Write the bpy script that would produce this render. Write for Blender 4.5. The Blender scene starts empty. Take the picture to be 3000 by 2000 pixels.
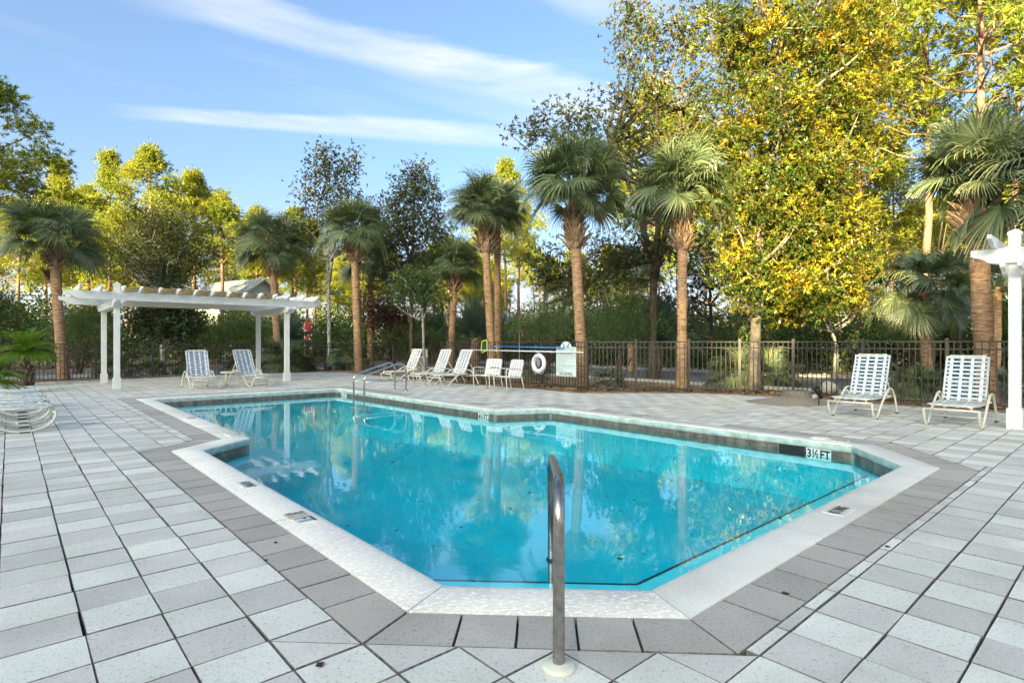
import bpy, bmesh, math, random
import numpy as np
from mathutils import Vector, Matrix
R = math.radians
rng = np.random.default_rng(7)
random.seed(7)
C = bpy.context.scene.collection
scene = bpy.context.scene

# ------------------------------------------------------------------ camera, light, exposure
CAM_H = 1.32
cam = bpy.data.cameras.new('camera'); camo = bpy.data.objects.new('camera', cam); C.objects.link(camo)
camo.location = (0, 0, CAM_H); camo.rotation_euler = (R(90), 0, 0)
cam.sensor_width = 36; cam.lens = 36 * 1659 / 3000; cam.shift_y = 0.0013
cam.clip_start = 0.05; cam.clip_end = 3000
scene.camera = camo

SUN_EL, SUN_X, SUN_Y = 12.0, -0.45, -0.89         # towards the sun: behind the camera, a little left
_l = math.hypot(SUN_X, SUN_Y); SUN_X /= _l; SUN_Y /= _l
el = R(SUN_EL)
sund = Vector((SUN_X * math.cos(el), SUN_Y * math.cos(el), math.sin(el)))
sl = bpy.data.lights.new('sun', 'SUN'); so = bpy.data.objects.new('sun', sl); C.objects.link(so)
sl.energy = 5.0; sl.angle = R(0.5); sl.color = (1.0, 0.82, 0.42)
so.rotation_euler = (-sund).to_track_quat('-Z', 'Y').to_euler()
so.location = (-30, -60, 40)

world = bpy.data.worlds.new('World'); scene.world = world; world.use_nodes = True
wn, wl = world.node_tree.nodes, world.node_tree.links
wn.clear()
def N(t, nodes=wn, **kw):
    n = nodes.new(t)
    for k, v in kw.items():
        if k.startswith('i_'): n.inputs[k[2:].replace('_', ' ')].default_value = v
        else: setattr(n, k, v)
    return n
def wmath(op, a, b=None, c=None, clamp=False):
    n = wn.new('ShaderNodeMath'); n.operation = op; n.use_clamp = clamp
    for i, x in enumerate((a, b, c)):
        if x is None: continue
        if isinstance(x, (int, float)): n.inputs[i].default_value = x
        else: wl.new(x, n.inputs[i])
    return n.outputs[0]
SKY_STRENGTH = 0.09
sky = wn.new('ShaderNodeTexSky'); sky.sky_type = 'NISHITA'; sky.sun_disc = False
sky.sun_elevation = el; sky.sun_rotation = math.atan2(SUN_X, SUN_Y)
sky.air_density = .60; sky.dust_density = 7.0; sky.ozone_density = 1.7
tc = wn.new('ShaderNodeTexCoord')
sep = wn.new('ShaderNodeSeparateXYZ'); wl.new(tc.outputs['Generated'], sep.inputs[0])
def ray(px, py):
    return Vector(((px - 1500) / 1659, 1, (1003.7 - py) / 1659)).normalized()
def dot(v):
    n = wn.new('ShaderNodeVectorMath'); n.operation = 'DOT_PRODUCT'
    wl.new(tc.outputs['Generated'], n.inputs[0]); n.inputs[1].default_value = v
    return n.outputs['Value']
nz = wn.new('ShaderNodeTexNoise'); nz.inputs['Scale'].default_value = 3.0; nz.inputs['Detail'].default_value = 8; nz.inputs['Roughness'].default_value = .6
mp = wn.new('ShaderNodeMapping'); mp.inputs['Rotation'].default_value = (0, R(14), 0); mp.inputs['Scale'].default_value = (.9, 1.0, 6.0)
wl.new(tc.outputs['Generated'], mp.inputs[0]); wl.new(mp.outputs[0], nz.inputs['Vector'])
def streak(a, b, w0, w1, amt):
    """high cirrus streak between two directions of the sky, width w0 -> w1"""
    A, B = ray(*a), ray(*b)
    n = A.cross(B).normalized()
    t = n.cross(A).normalized()
    ang = A.angle(B)
    d = wmath('ABSOLUTE', wmath('ADD', dot(n), wmath('MULTIPLY', wmath('SUBTRACT', nz.outputs['Fac'], .5), (w0 + w1) * .9)))
    s = wmath('DIVIDE', wmath('ARCTAN2', dot(t), dot(A)), ang)          # 0..1 along
    w = wmath('ADD', wmath('MULTIPLY', s, w1 - w0), w0)
    w = wmath('MAXIMUM', w, .002)
    g = wmath('SUBTRACT', 1.0, wmath('DIVIDE', d, w), clamp=True)
    g = wmath('SMOOTH_MIN', wmath('MULTIPLY', g, 2.0), 1.0, .4)
    e = wmath('MULTIPLY', wmath('MULTIPLY', wmath('ADD', s, .08), 4.5, clamp=True), wmath('MULTIPLY', wmath('SUBTRACT', 1.35, s), 2.5, clamp=True))
    g = wmath('MULTIPLY', wmath('MULTIPLY', g, e), wmath('MAXIMUM', wmath('MULTIPLY_ADD', nz.outputs['Fac'], 3.2, -.85), .12))
    return wmath('MULTIPLY', g, amt, clamp=True)
st = [streak((420, -40), (1720, 305), .030, .040, .52), streak((400, 330), (1360, 395), .012, .020, .50),
      streak((1560, -60), (2300, 170), .03, .05, .4), streak((1150, 240), (2500, 600), .02, .05, .2)]
tot = st[0]
for s_ in st[1:]: tot = wmath('MAXIMUM', tot, s_)
thin = wmath('MULTIPLY', wmath('SUBTRACT', nz.outputs['Fac'], .52), .55, clamp=True)
tot = wmath('ADD', tot, thin, clamp=True)
lp = wmath('SUBTRACT', 1.0, wmath('MULTIPLY', wmath('MAXIMUM', sep.outputs[2], 0.0), 2.2), clamp=True)   # whitening towards the horizon
hz = wmath('MULTIPLY', wmath('POWER', lp, 4.2), .85)
CLOUD = (1.95, 1.95, 1.98, 1)
SKYGAIN = (.93, 1.02, .98)
gain = wn.new('ShaderNodeVectorMath'); gain.operation = 'MULTIPLY'; wl.new(sky.outputs[0], gain.inputs[0]); gain.inputs[1].default_value = SKYGAIN
mix = wn.new('ShaderNodeMix'); mix.data_type = 'RGBA'; wl.new(tot, mix.inputs[0]); wl.new(gain.outputs[0], mix.inputs[6]); mix.inputs[7].default_value = CLOUD
mixh = wn.new('ShaderNodeMix'); mixh.data_type = 'RGBA'; wl.new(hz, mixh.inputs[0]); wl.new(mix.outputs[2], mixh.inputs[6]); mixh.inputs[7].default_value = (3.3, 3.3, 3.3, 1)      # pale horizon haze
bg = wn.new('ShaderNodeBackground'); wl.new(mixh.outputs[2], bg.inputs[0]); bg.inputs[1].default_value = SKY_STRENGTH
out = wn.new('ShaderNodeOutputWorld'); wl.new(bg.outputs[0], out.inputs[0])

vs = scene.view_settings; vs.view_transform = 'Standard'; vs.look = 'None'; vs.gamma = 1; vs.use_curve_mapping = False
vs.exposure = 2.78
cy = scene.cycles
cy.max_bounces = 7; cy.diffuse_bounces = 3; cy.glossy_bounces = 4; cy.transmission_bounces = 4; cy.transparent_max_bounces = 10
cy.use_denoising = True; cy.sample_clamp_indirect = 6; cy.caustics_reflective = False; cy.caustics_refractive = False

# ------------------------------------------------------------------ helpers
D1 = Vector((-.6638, .7479)); D2 = Vector((.7479, .6638))      # the paving grid: v runs away-left, u away-right
def UV(u, v): return (u * D2.x + v * D1.x, u * D2.y + v * D1.y)
def xyuv(x, y): return (x * D2.x + y * D2.y, x * D1.x + y * D1.y)
A_U = math.atan2(D2.y, D2.x); A_V = math.atan2(D1.y, D1.x)
K = 1300.7
def W(cx, cy_, Y): return ((cx - 1176) * Y / K, Y, CAM_H + (786.9 - cy_) * Y / K)

def props(o, label=None, cat=None, group=None, kind=None):
    if label: o['label'] = label
    if cat: o['category'] = cat
    if group: o['group'] = group
    if kind: o['kind'] = kind
    return o
def link(name, me, parent=None, loc=None, rot=None, scale=None):
    o = bpy.data.objects.new(name, me); C.objects.link(o)
    if parent is not None: o.parent = parent
    if loc is not None: o.location = loc
    if rot is not None: o.rotation_euler = rot
    if scale is not None: o.scale = scale if hasattr(scale, '__len__') else (scale,) * 3
    return o
def empty(name, loc, rz=0, label=None, cat=None, group=None, scale=1):
    o = bpy.data.objects.new(name, None); C.objects.link(o); o.location = loc; o.rotation_euler = (0, 0, rz); o.scale = (scale,) * 3
    o.empty_display_size = .1
    return props(o, label, cat, group)
def copy_tree(o, parent=None):
    c = o.copy(); C.objects.link(c)
    if parent is not None: c.parent = parent
    for ch in list(o.children): copy_tree(ch, c)
    return c
def mesh_np(name, V, F, mat=None, smooth=False):
    """V (n,3), F (m,k) arrays"""
    V = np.asarray(V, np.float32); F = np.asarray(F, np.int32)
    me = bpy.data.meshes.new(name); m, k = F.shape
    me.vertices.add(len(V)); me.vertices.foreach_set('co', V.ravel())
    me.loops.add(m * k); me.loops.foreach_set('vertex_index', F.ravel())
    me.polygons.add(m); me.polygons.foreach_set('loop_start', np.arange(0, m * k, k, dtype=np.int32))
    if smooth: me.polygons.foreach_set('use_smooth', np.ones(m, bool))
    me.update(calc_edges=True)
    if mat: me.materials.append(mat)
    return me

class MB:
    def __init__(s): s.v = []; s.f = []; s.mi = []; s.sm = []; s.mat_i = 0
    def add(s, vs_, fs, smooth=False):
        b = len(s.v); s.v += [tuple(p) for p in vs_]
        for f in fs: s.f.append([b + i for i in f]); s.mi.append(s.mat_i); s.sm.append(smooth)
        return s
    def box(s, c, d, rz=0, M=None):
        hx, hy, hz = d[0] / 2, d[1] / 2, d[2] / 2
        ps = [Vector((x, y, z)) for x in (-hx, hx) for y in (-hy, hy) for z in (-hz, hz)]
        m = M if M is not None else Matrix.Rotation(rz, 3, 'Z')
        ps = [m @ p + Vector(c) for p in ps]
        return s.add(ps, [(0, 1, 3, 2), (4, 6, 7, 5), (0, 4, 5, 1), (2, 3, 7, 6), (0, 2, 6, 4), (1, 5, 7, 3)])
    def bar(s, a, b, w, h, up=(0, 0, 1)):
        a = Vector(a); b = Vector(b); d = (b - a); L = d.length; d.normalize(); up = Vector(up)
        side = d.cross(up)
        if side.length < 1e-5: side = d.cross(Vector((1, 0, 0)))
        side.normalize(); up = side.cross(d)
        M = Matrix((d, side, up)).transposed()
        return s.box((a + b) / 2, (L, w, h), M=M)
    def prism(s, poly, z0, z1, ch=0, chz=None, edge_mat=None):
        """poly list of (x,y) counter-clockwise; chamfered top edge"""
        n = len(poly)
        chz = ch if chz is None else chz
        rings = [[(x, y, z0) for x, y in poly]]
        if ch > 0:
            ip = inset(poly, ch)
            rings.append([(x, y, z1 - chz) for x, y in poly]); rings.append([(x, y, z1) for x, y in ip])
        else: rings.append([(x, y, z1) for x, y in poly])
        vs_ = sum(rings, []); fs = []
        for r in range(len(rings) - 1):
            for i in range(n):
                j = (i + 1) % n
                fs.append((r * n + i, r * n + j, (r + 1) * n + j, (r + 1) * n + i))
        t = (len(rings) - 1) * n
        fs.append(tuple(range(t, t + n)))
        s.add(vs_, fs)
        if edge_mat is not None:
            for q in range(len(fs) - 1): s.mi[-2 - q] = edge_mat
        return s
    def tube(s, path, r, n=8, closed=False, caps=True, smooth=True):
        P = [Vector(p) for p in path]; m = len(P)
        rad = r if hasattr(r, '__len__') else [r] * m
        T = []
        for i in range(m):
            if closed: t = P[(i + 1) % m] - P[i - 1]
            else: t = P[min(i + 1, m - 1)] - P[max(i - 1, 0)]
            T.append(t.normalized() if t.length > 1e-9 else Vector((0, 0, 1)))
        ref = Vector((0, 0, 1)) if abs(T[0].z) < .9 else Vector((1, 0, 0))
        nrm = T[0].cross(ref).normalized(); vs_ = []
        for i in range(m):
            nrm = (nrm - T[i] * nrm.dot(T[i]))
            nrm = nrm.normalized() if nrm.length > 1e-6 else T[i].orthogonal().normalized()
            b = T[i].cross(nrm)
            for k in range(n):
                a = 2 * math.pi * k / n
                vs_.append(P[i] + (nrm * math.cos(a) + b * math.sin(a)) * rad[i])
        fs = []
        for i in range(m if closed else m - 1):
            j = (i + 1) % m
            for k in range(n):
                l = (k + 1) % n
                fs.append((i * n + k, i * n + l, j * n + l, j * n + k))
        s.add(vs_, fs, smooth)
        if not closed and caps:
            b = len(s.v) - m * n
            s.f.append([b + k for k in range(n)][::-1]); s.mi.append(s.mat_i); s.sm.append(False)
            s.f.append([b + (m - 1) * n + k for k in range(n)]); s.mi.append(s.mat_i); s.sm.append(False)
        return s
    def ribbon(s, path, wdir, w, t=.003):
        P = [Vector(p) for p in path]; m = len(P); wd = Vector(wdir).normalized(); vs_ = []
        for i in range(m):
            T = (P[min(i + 1, m - 1)] - P[max(i - 1, 0)]).normalized(); nr = T.cross(wd).normalized()
            for a, b in ((-1, -1), (1, -1), (1, 1), (-1, 1)): vs_.append(P[i] + wd * a * w / 2 + nr * b * t / 2)
        fs = []
        for i in range(m - 1):
            for k in range(4):
                l = (k + 1) % 4; fs.append((i * 4 + k, i * 4 + l, (i + 1) * 4 + l, (i + 1) * 4 + k))
        fs += [(3, 2, 1, 0), tuple(range((m - 1) * 4, m * 4))]
        return s.add(vs_, fs)
    def lathe(s, prof, n=16, c=(0, 0, 0), smooth=True):
        vs_ = []; m = len(prof)
        for r_, z in prof:
            for k in range(n):
                a = 2 * math.pi * k / n; vs_.append((c[0] + r_ * math.cos(a), c[1] + r_ * math.sin(a), c[2] + z))
        fs = [(i * n + k, i * n + (k + 1) % n, (i + 1) * n + (k + 1) % n, (i + 1) * n + k) for i in range(m - 1) for k in range(n)]
        s.add(vs_, fs, smooth)
        if prof[0][0] > 1e-4: s.add([vs_[k] for k in range(n)][::-1], [tuple(range(n))])
        if prof[-1][0] > 1e-4: s.add([vs_[(m - 1) * n + k] for k in range(n)], [tuple(range(n))])
        return s
    def mesh(s, name, *mats):
        me = bpy.data.meshes.new(name); me.from_pydata([tuple(p) for p in s.v], [], s.f)
        for m in mats: me.materials.append(m)
        me.polygons.foreach_set('use_smooth', s.sm)
        if len(mats) > 1: me.polygons.foreach_set('material_index', s.mi)
        me.update(); return me
    def build(s, name, mat, parent=None, **kw):
        mats = mat if isinstance(mat, (list, tuple)) else (mat,)
        return link(name, s.mesh(name, *mats), parent, **kw)

def area(p):
    return .5 * sum(p[i][0] * p[(i + 1) % len(p)][1] - p[(i + 1) % len(p)][0] * p[i][1] for i in range(len(p)))
def inset(poly, d):
    """mitred offset inwards of a counter-clockwise polygon"""
    n = len(poly); res = []
    for i in range(n):
        p0, p1, p2 = Vector(poly[i - 1]), Vector(poly[i]), Vector(poly[(i + 1) % n])
        e1 = (p1 - p0).normalized(); e2 = (p2 - p1).normalized()
        n1 = Vector((-e1.y, e1.x)); n2 = Vector((-e2.y, e2.x)); b = n1 + n2
        k = b.dot(n1)
        res.append(tuple(p1 + b * (d / k)) if k > .2 else tuple(p1 + n1 * d))
    return res
def clip(poly, a, b, keep_left):
    """Sutherland-Hodgman against the line a->b"""
    if not poly: return []
    ex, ey = b[0] - a[0], b[1] - a[1]; sg = 1 if keep_left else -1; outp = []
    def sd(p): return sg * (ex * (p[1] - a[1]) - ey * (p[0] - a[0]))
    for i in range(len(poly)):
        p, q = poly[i - 1], poly[i]; sp, sq = sd(p), sd(q)
        if (sp >= 0) != (sq >= 0):
            t = sp / (sp - sq); outp.append((p[0] + (q[0] - p[0]) * t, p[1] + (q[1] - p[1]) * t))
        if sq >= 0: outp.append(q)
    return outp
def subtract(cell, convex):
    cur = cell
    for i in range(len(convex)):
        cur = clip(cur, convex[i], convex[(i + 1) % len(convex)], True)
        if len(cur) < 3: return [cell]
    if abs(area(cur)) < 1e-5: return [cell]
    res = []; cur = cell
    for i in range(len(convex)):
        a, b = convex[i], convex[(i + 1) % len(convex)]
        o = clip(cur, a, b, False)
        if len(o) > 2 and abs(area(o)) > 4e-4: res.append(o)
        cur = clip(cur, a, b, True)
        if len(cur) < 3: break
    return res
def inside(p, poly):
    c = False; x, y = p
    for i in range(len(poly)):
        x1, y1 = poly[i - 1]; x2, y2 = poly[i]
        if (y1 > y) != (y2 > y) and x < (x2 - x1) * (y - y1) / (y2 - y1) + x1: c = not c
    return c

# ------------------------------------------------------------------ materials
def mat_new(name):
    m = bpy.data.materials.new(name); m.use_nodes = True
    nt = m.node_tree; return m, nt.nodes, nt.links, nt.nodes['Principled BSDF']
def ramp(nodes, stops, interp='LINEAR'):
    r = nodes.new('ShaderNodeValToRGB'); r.color_ramp.interpolation = interp; e = r.color_ramp.elements
    while len(e) < len(stops): e.new(.5)
    for i, (p, c) in enumerate(stops): e[i].position = p; e[i].color = (*c, 1)
    return r
def simple(name, col, rough=.6, metal=0, noise=0, nscale=8, bump=0, spec=.5):
    m, n, l, b = mat_new(name)
    b.inputs['Base Color'].default_value = (*col, 1); b.inputs['Roughness'].default_value = rough; b.inputs['Metallic'].default_value = metal
    b.inputs['Specular IOR Level'].default_value = spec
    if noise or bump:
        t = n.new('ShaderNodeTexNoise'); t.inputs['Scale'].default_value = nscale; t.inputs['Detail'].default_value = 6
        g = n.new('ShaderNodeNewGeometry'); l.new(g.outputs['Position'], t.inputs['Vector'])
        if noise:
            a = tuple(max(0, c * (1 - noise)) for c in col); c2 = tuple(min(1, c * (1 + noise)) for c in col)
            r = ramp(n, [(.3, a), (.7, c2)]); l.new(t.outputs['Fac'], r.inputs[0]); l.new(r.outputs[0], b.inputs['Base Color'])
        if bump:
            bp = n.new('ShaderNodeBump'); bp.inputs['Strength'].default_value = bump; bp.inputs['Distance'].default_value = .01
            l.new(t.outputs['Fac'], bp.inputs['Height']); l.new(bp.outputs[0], b.inputs['Normal'])
    return m
def paver_mat(name, col, pit=.5, patch=None, bmp=.5):
    m, n, l, b = mat_new(name)
    g = n.new('ShaderNodeNewGeometry'); oi = n.new('ShaderNodeObjectInfo')
    big = n.new('ShaderNodeTexNoise'); big.inputs['Scale'].default_value = 2.6; big.inputs['Detail'].default_value = 4
    fine = n.new('ShaderNodeTexNoise'); fine.inputs['Scale'].default_value = 130; fine.inputs['Detail'].default_value = 3
    mid = n.new('ShaderNodeTexNoise'); mid.inputs['Scale'].default_value = 52; mid.inputs['Detail'].default_value = 9; mid.inputs['Roughness'].default_value = .74
    for t in (big, fine, mid): l.new(g.outputs['Position'], t.inputs['Vector'])
    def mul(c, k): return tuple(min(1, x * k) for x in c)
    rb = ramp(n, [(.3, mul(col, .93)), (.7, mul(col, 1.07))]); l.new(big.outputs['Fac'], rb.inputs[0])
    rf = ramp(n, [(.28, (.62, .62, .62)), (.5, (1, 1, 1)), (.75, (1.0, 1.0, 1.0))]); l.new(fine.outputs['Fac'], rf.inputs[0])
    st = n.new('ShaderNodeTexNoise'); st.inputs['Scale'].default_value = .8; st.inputs['Detail'].default_value = 7; st.inputs['Roughness'].default_value = .62; l.new(g.outputs['Position'], st.inputs['Vector'])
    rs = ramp(n, [(.34, (.86, .845, .82)), (.5, (1, 1, 1))]); l.new(st.outputs['Fac'], rs.inputs[0])
    rm = ramp(n, [(.36, (1 - pit, 1 - pit, 1 - pit)), (.45, (1, 1, 1)), (.62, (1, 1, 1)), (.8, (1.0, 1.0, 1.0))]); l.new(mid.outputs['Fac'], rm.inputs[0])
    def mx(a, c, f=1.0):
        k = n.new('ShaderNodeMix'); k.data_type = 'RGBA'; k.blend_type = 'MULTIPLY'; k.inputs[0].default_value = f
        l.new(a, k.inputs[6]); l.new(c, k.inputs[7]); return k.outputs[2]
    c = mx(mx(mx(rb.outputs[0], rf.outputs[0], .55), rm.outputs[0]), rs.outputs[0])
    ad = n.new('ShaderNodeMath'); ad.operation = 'ADD'; l.new(oi.outputs['Random'], ad.inputs[0]); l.new(g.outputs['Random Per Island'], ad.inputs[1])
    fr = n.new('ShaderNodeMath'); fr.operation = 'FRACT'; l.new(ad.outputs[0], fr.inputs[0])
    ri = ramp(n, [(0, (.82, .815, .80)), (.3, (.93, .925, .92)), (.7, (.99, .985, .98)), (1, (1.05, 1.04, 1.03))]); l.new(fr.outputs[0], ri.inputs[0])
    c = mx(c, ri.outputs[0])
    if patch:
        pn = n.new('ShaderNodeTexNoise'); pn.inputs['Scale'].default_value = 26; pn.inputs['Detail'].default_value = 8; pn.inputs['Roughness'].default_value = .65
        mpp = n.new('ShaderNodeMapping'); mpp.inputs['Rotation'].default_value = (0, 0, A_V); mpp.inputs['Scale'].default_value = (1, 2.0, 1)
        l.new(g.outputs['Position'], mpp.inputs[0]); l.new(mpp.outputs[0], pn.inputs['Vector'])
        rr = ramp(n, [(.53, (0, 0, 0)), (.57, (1, 1, 1))]); l.new(pn.outputs['Fac'], rr.inputs[0])
        k = n.new('ShaderNodeMix'); k.data_type = 'RGBA'; l.new(rr.outputs[0], k.inputs[0]); l.new(c, k.inputs[6]); k.inputs[7].default_value = (*patch, 1); c = k.outputs[2]
    l.new(c, b.inputs['Base Color']); b.inputs['Roughness'].default_value = .85; b.inputs['Specular IOR Level'].default_value = .25
    bp = n.new('ShaderNodeBump'); bp.inputs['Strength'].default_value = bmp; bp.inputs['Distance'].default_value = .004
    l.new(mid.outputs['Fac'], bp.inputs['Height']); l.new(bp.outputs[0], b.inputs['Normal'])
    return m
def foliage(name, stops, trans=.35, rough=.5, back=None, spec=.4, tcol=None, vary=.9, vscale=.55, lv=.6):
    """leaf material: colour differs from leaf to leaf; light passes through the blade"""
    m, n, l, b = mat_new(name)
    g = n.new('ShaderNodeNewGeometry'); oi = n.new('ShaderNodeObjectInfo')
    t = n.new('ShaderNodeTexNoise'); t.inputs['Scale'].default_value = vscale; t.inputs['Detail'].default_value = 2; l.new(g.outputs['Position'], t.inputs['Vector'])
    m1 = n.new('ShaderNodeMath'); m1.operation = 'MULTIPLY_ADD'; l.new(t.outputs['Fac'], m1.inputs[0]); m1.inputs[1].default_value = vary; m1.inputs[2].default_value = -vary / 2
    m0 = n.new('ShaderNodeMath'); m0.operation = 'MULTIPLY_ADD'; l.new(g.outputs['Random Per Island'], m0.inputs[0]); m0.inputs[1].default_value = lv; m0.inputs[2].default_value = .5 - lv / 2
    m2 = n.new('ShaderNodeMath'); m2.operation = 'ADD'; m2.use_clamp = True; l.new(m0.outputs[0], m2.inputs[0]); l.new(m1.outputs[0], m2.inputs[1])
    r = ramp(n, stops); l.new(m2.outputs[0], r.inputs[0]); col = r.outputs[0]
    if back:
        k = n.new('ShaderNodeMix'); k.data_type = 'RGBA'; l.new(g.outputs['Backfacing'], k.inputs[0]); l.new(col, k.inputs[6]); k.inputs[7].default_value = (*back, 1); col = k.outputs[2]
    l.new(col, b.inputs['Base Color']); b.inputs['Roughness'].default_value = rough; b.inputs['Specular IOR Level'].default_value = spec
    if trans:
        tr = n.new('ShaderNodeBsdfTranslucent'); ms = n.new('ShaderNodeMixShader'); ms.inputs[0].default_value = trans
        hv = n.new('ShaderNodeMix'); hv.data_type = 'RGBA'; hv.blend_type = 'MULTIPLY'; hv.inputs[0].default_value = 1; l.new(r.outputs[0], hv.inputs[6]); hv.inputs[7].default_value = (*(tcol or (1.7, 1.6, .7)), 1)
        l.new(hv.outputs[2], tr.inputs[0]); l.new(b.outputs[0], ms.inputs[1]); l.new(tr.outputs[0], ms.inputs[2])
        l.new(ms.outputs[0], n['Material Output'].inputs[0])
    return m
def bark(name, c0, c1, sx=6, sz=6, strength=.8, dist=.02, wave=0):
    m, n, l, b = mat_new(name)
    g = n.new('ShaderNodeNewGeometry'); mpp = n.new('ShaderNodeMapping'); mpp.inputs['Scale'].default_value = (sx, sx, sz); l.new(g.outputs['Position'], mpp.inputs[0])
    t = n.new('ShaderNodeTexNoise'); t.inputs['Scale'].default_value = 1; t.inputs['Detail'].default_value = 7; t.inputs['Roughness'].default_value = .65; l.new(mpp.outputs[0], t.inputs['Vector'])
    r = ramp(n, [(.32, c0), (.62, c1)]); l.new(t.outputs['Fac'], r.inputs[0])
    l.new(r.outputs[0], b.inputs['Base Color']); b.inputs['Roughness'].default_value = .9; b.inputs['Specular IOR Level'].default_value = .2
    bp = n.new('ShaderNodeBump'); bp.inputs['Strength'].default_value = strength; bp.inputs['Distance'].default_value = dist
    l.new(t.outputs['Fac'], bp.inputs['Height']); l.new(bp.outputs[0], b.inputs['Normal'])
    return m

M = {}
M['paver_light'] = paver_mat('paver_light', (.77, .755, .67), .45)
M['paver_dark'] = paver_mat('paver_dark', (.675, .635, .575), .42)
M['paver_border'] = paver_mat('paver_border', (.50, .455, .40), .42)
M['joint_edge'] = simple('stained_paver_edge', (.17, .155, .135), .95, noise=.5, nscale=30)
M['coping'] = paver_mat('coping', (.84, .81, .74), .07, bmp=.2)
M['coping_worn'] = paver_mat('coping_worn', (.78, .74, .67), .08, patch=(.86, .84, .78), bmp=.2)
M['coping_face'] = simple('coping_face', (.43, .54, .48), .75, noise=.25, nscale=9, bump=.3)  # algae green, with light reflected off the pool mixed into the colour
M['joint'] = simple('joint_sand', (.035, .030, .024), .95, noise=.4, nscale=40, bump=.4)
M['tile'] = simple('waterline_tile', (.15, .12, .095), .35, noise=.55, nscale=9)
M['grout'] = simple('grout', (.30, .30, .28), .8)
M['plaster'] = simple('pool_plaster', (.004, .51, .62), .8, noise=.10, nscale=1.6)
M['step'] = simple('pool_step_plaster', (.25, .80, .86), .8, noise=.06, nscale=5)
M['trim'] = simple('step_edge_tile', (.005, .015, .06), .4)
M['white_tile'] = simple('white_marker_tile', (.74, .76, .74), .25)
M['tan_tile'] = simple('stained_marker_tile', (.50, .44, .33), .4, noise=.15, nscale=20)
M['letter'] = simple('letter_black', (.012, .016, .022), .45)
M['letter_grey'] = simple('letter_grey', (.07, .085, .09), .5)
M['white_paint'] = simple('white_painted_wood', (.70, .70, .66), .5, noise=.05, nscale=5)
M['frame'] = simple('cream_frame', (.66, .63, .52), .38, noise=.05, nscale=12)
M['strap_blue'] = simple('strap_blue', (.44, .53, .60), .5, noise=.08, nscale=25)
M['strap_white'] = simple('strap_white', (.72, .73, .72), .5, noise=.05, nscale=25)
M['glide'] = simple('brown_glide', (.07, .055, .035), .8)
M['fence'] = simple('fence_bronze', (.036, .029, .025), .45)
M['steel'] = simple('polished_steel', (.55, .53, .50), .13, metal=1, noise=.12, nscale=14)
M['steel_post'] = simple('brushed_steel', (.36, .33, .30), .27, metal=1, noise=.25, nscale=30)
M['collar'] = simple('cream_collar', (.68, .67, .55), .5, noise=.06, nscale=20)

M['bin'] = simple('bin_concrete', (.24, .21, .17), .9, noise=.15, nscale=50, bump=.5)
M['bin_top'] = simple('bin_hood', (.50, .46, .36), .6)
M['black'] = simple('black_plastic', (.01, .01, .011), .5)
M['net'] = simple('net_mesh', (.03, .03, .03), .8)
M['lime'] = simple('lime_plastic', (.45, .60, .04), .45)
M['blue_pole'] = simple('blue_pole', (.02, .22, .55), .35)
M['ring'] = simple('ring_white', (.74, .73, .76), .5, noise=.04, nscale=20)
M['rope'] = simple('rope', (.62, .62, .60), .8)
M['float_blue'] = simple('blue_float', (.04, .26, .60), .4)
M['sign'] = simple('sign_board', (.60, .72, .70), .5)
M['teal'] = simple('sign_teal', (.01, .13, .14), .5)
M['blossom'] = simple('sign_blossom', (.72, .60, .58), .5)
M['asphalt'] = simple('asphalt', (.13, .13, .135), .95, noise=.3, nscale=3, bump=.5)
M['kerb'] = simple('kerb_concrete', (.36, .35, .33), .9, noise=.1, nscale=9)
M['stone'] = simple('pale_stone', (.45, .42, .36), .9, noise=.2, nscale=18, bump=.6)
M['siding'] = simple('siding_white', (.66, .70, .68), .6)
M['siding_yellow'] = simple('siding_yellow', (.55, .45, .22), .6)
M['roof'] = simple('metal_roof', (.34, .37, .40), .35, metal=.4)
M['glass'] = simple('dark_glass', (.01, .012, .014), .08)
M['red'] = simple('red_cloth', (.55, .03, .02), .7)
M['flagwhite'] = simple('flag_white', (.7, .7, .7), .7)
M['lampgreen'] = simple('lamp_green', (.04, .13, .12), .4)
M['stump'] = bark('stump_bark', (.10, .085, .065), (.26, .23, .18), 30, 8)
M['soil'] = simple('soil', (.30, .25, .19), .95, noise=.35, nscale=30, bump=.9)
M['palm_bark'] = bark('palm_bark', (.12, .062, .034), (.54, .34, .19), 5, 26, 1.0, .03)
M['boot'] = bark('palm_boots', (.09, .055, .034), (.42, .28, .18), 9, 9, .6)
M['pine_bark'] = bark('pine_bark', (.075, .045, .033), (.30, .19, .13), 14, 3.2, 1, .03)
M['grey_bark'] = bark('grey_bark', (.11, .10, .09), (.42, .40, .36), 9, 6, .4)
M['mag_bark'] = bark('magnolia_bark', (.09, .075, .055), (.25, .21, .16), 7, 7, .4)
M['dark_bark'] = bark('dark_bark', (.03, .024, .018), (.12, .095, .07), 12, 6, .8)
M['twig'] = bark('twig', (.14, .10, .07), (.34, .27, .20), 9, 9, .3)
G_PALM = [(0, (.06, .09, .045)), (.35, (.115, .16, .08)), (.75, (.20, .245, .125)), (1, (.38, .36, .15))]
M['palm_leaf'] = foliage('palm_leaf', G_PALM, .25, .35, spec=.6, lv=1.0, vary=.7)
M['palm_dead'] = foliage('dead_frond', [(0, (.20, .12, .06)), (1, (.42, .30, .16))], .2, .8)
M['pindo_leaf'] = foliage('pindo_leaf', [(0, (.035, .070, .048)), (1, (.105, .155, .12))], .2, .45)
M['sago_leaf'] = foliage('sago_leaf', [(0, (.06, .15, .015)), (.6, (.14, .26, .02)), (1, (.42, .34, .05))], .25, .4)
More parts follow.
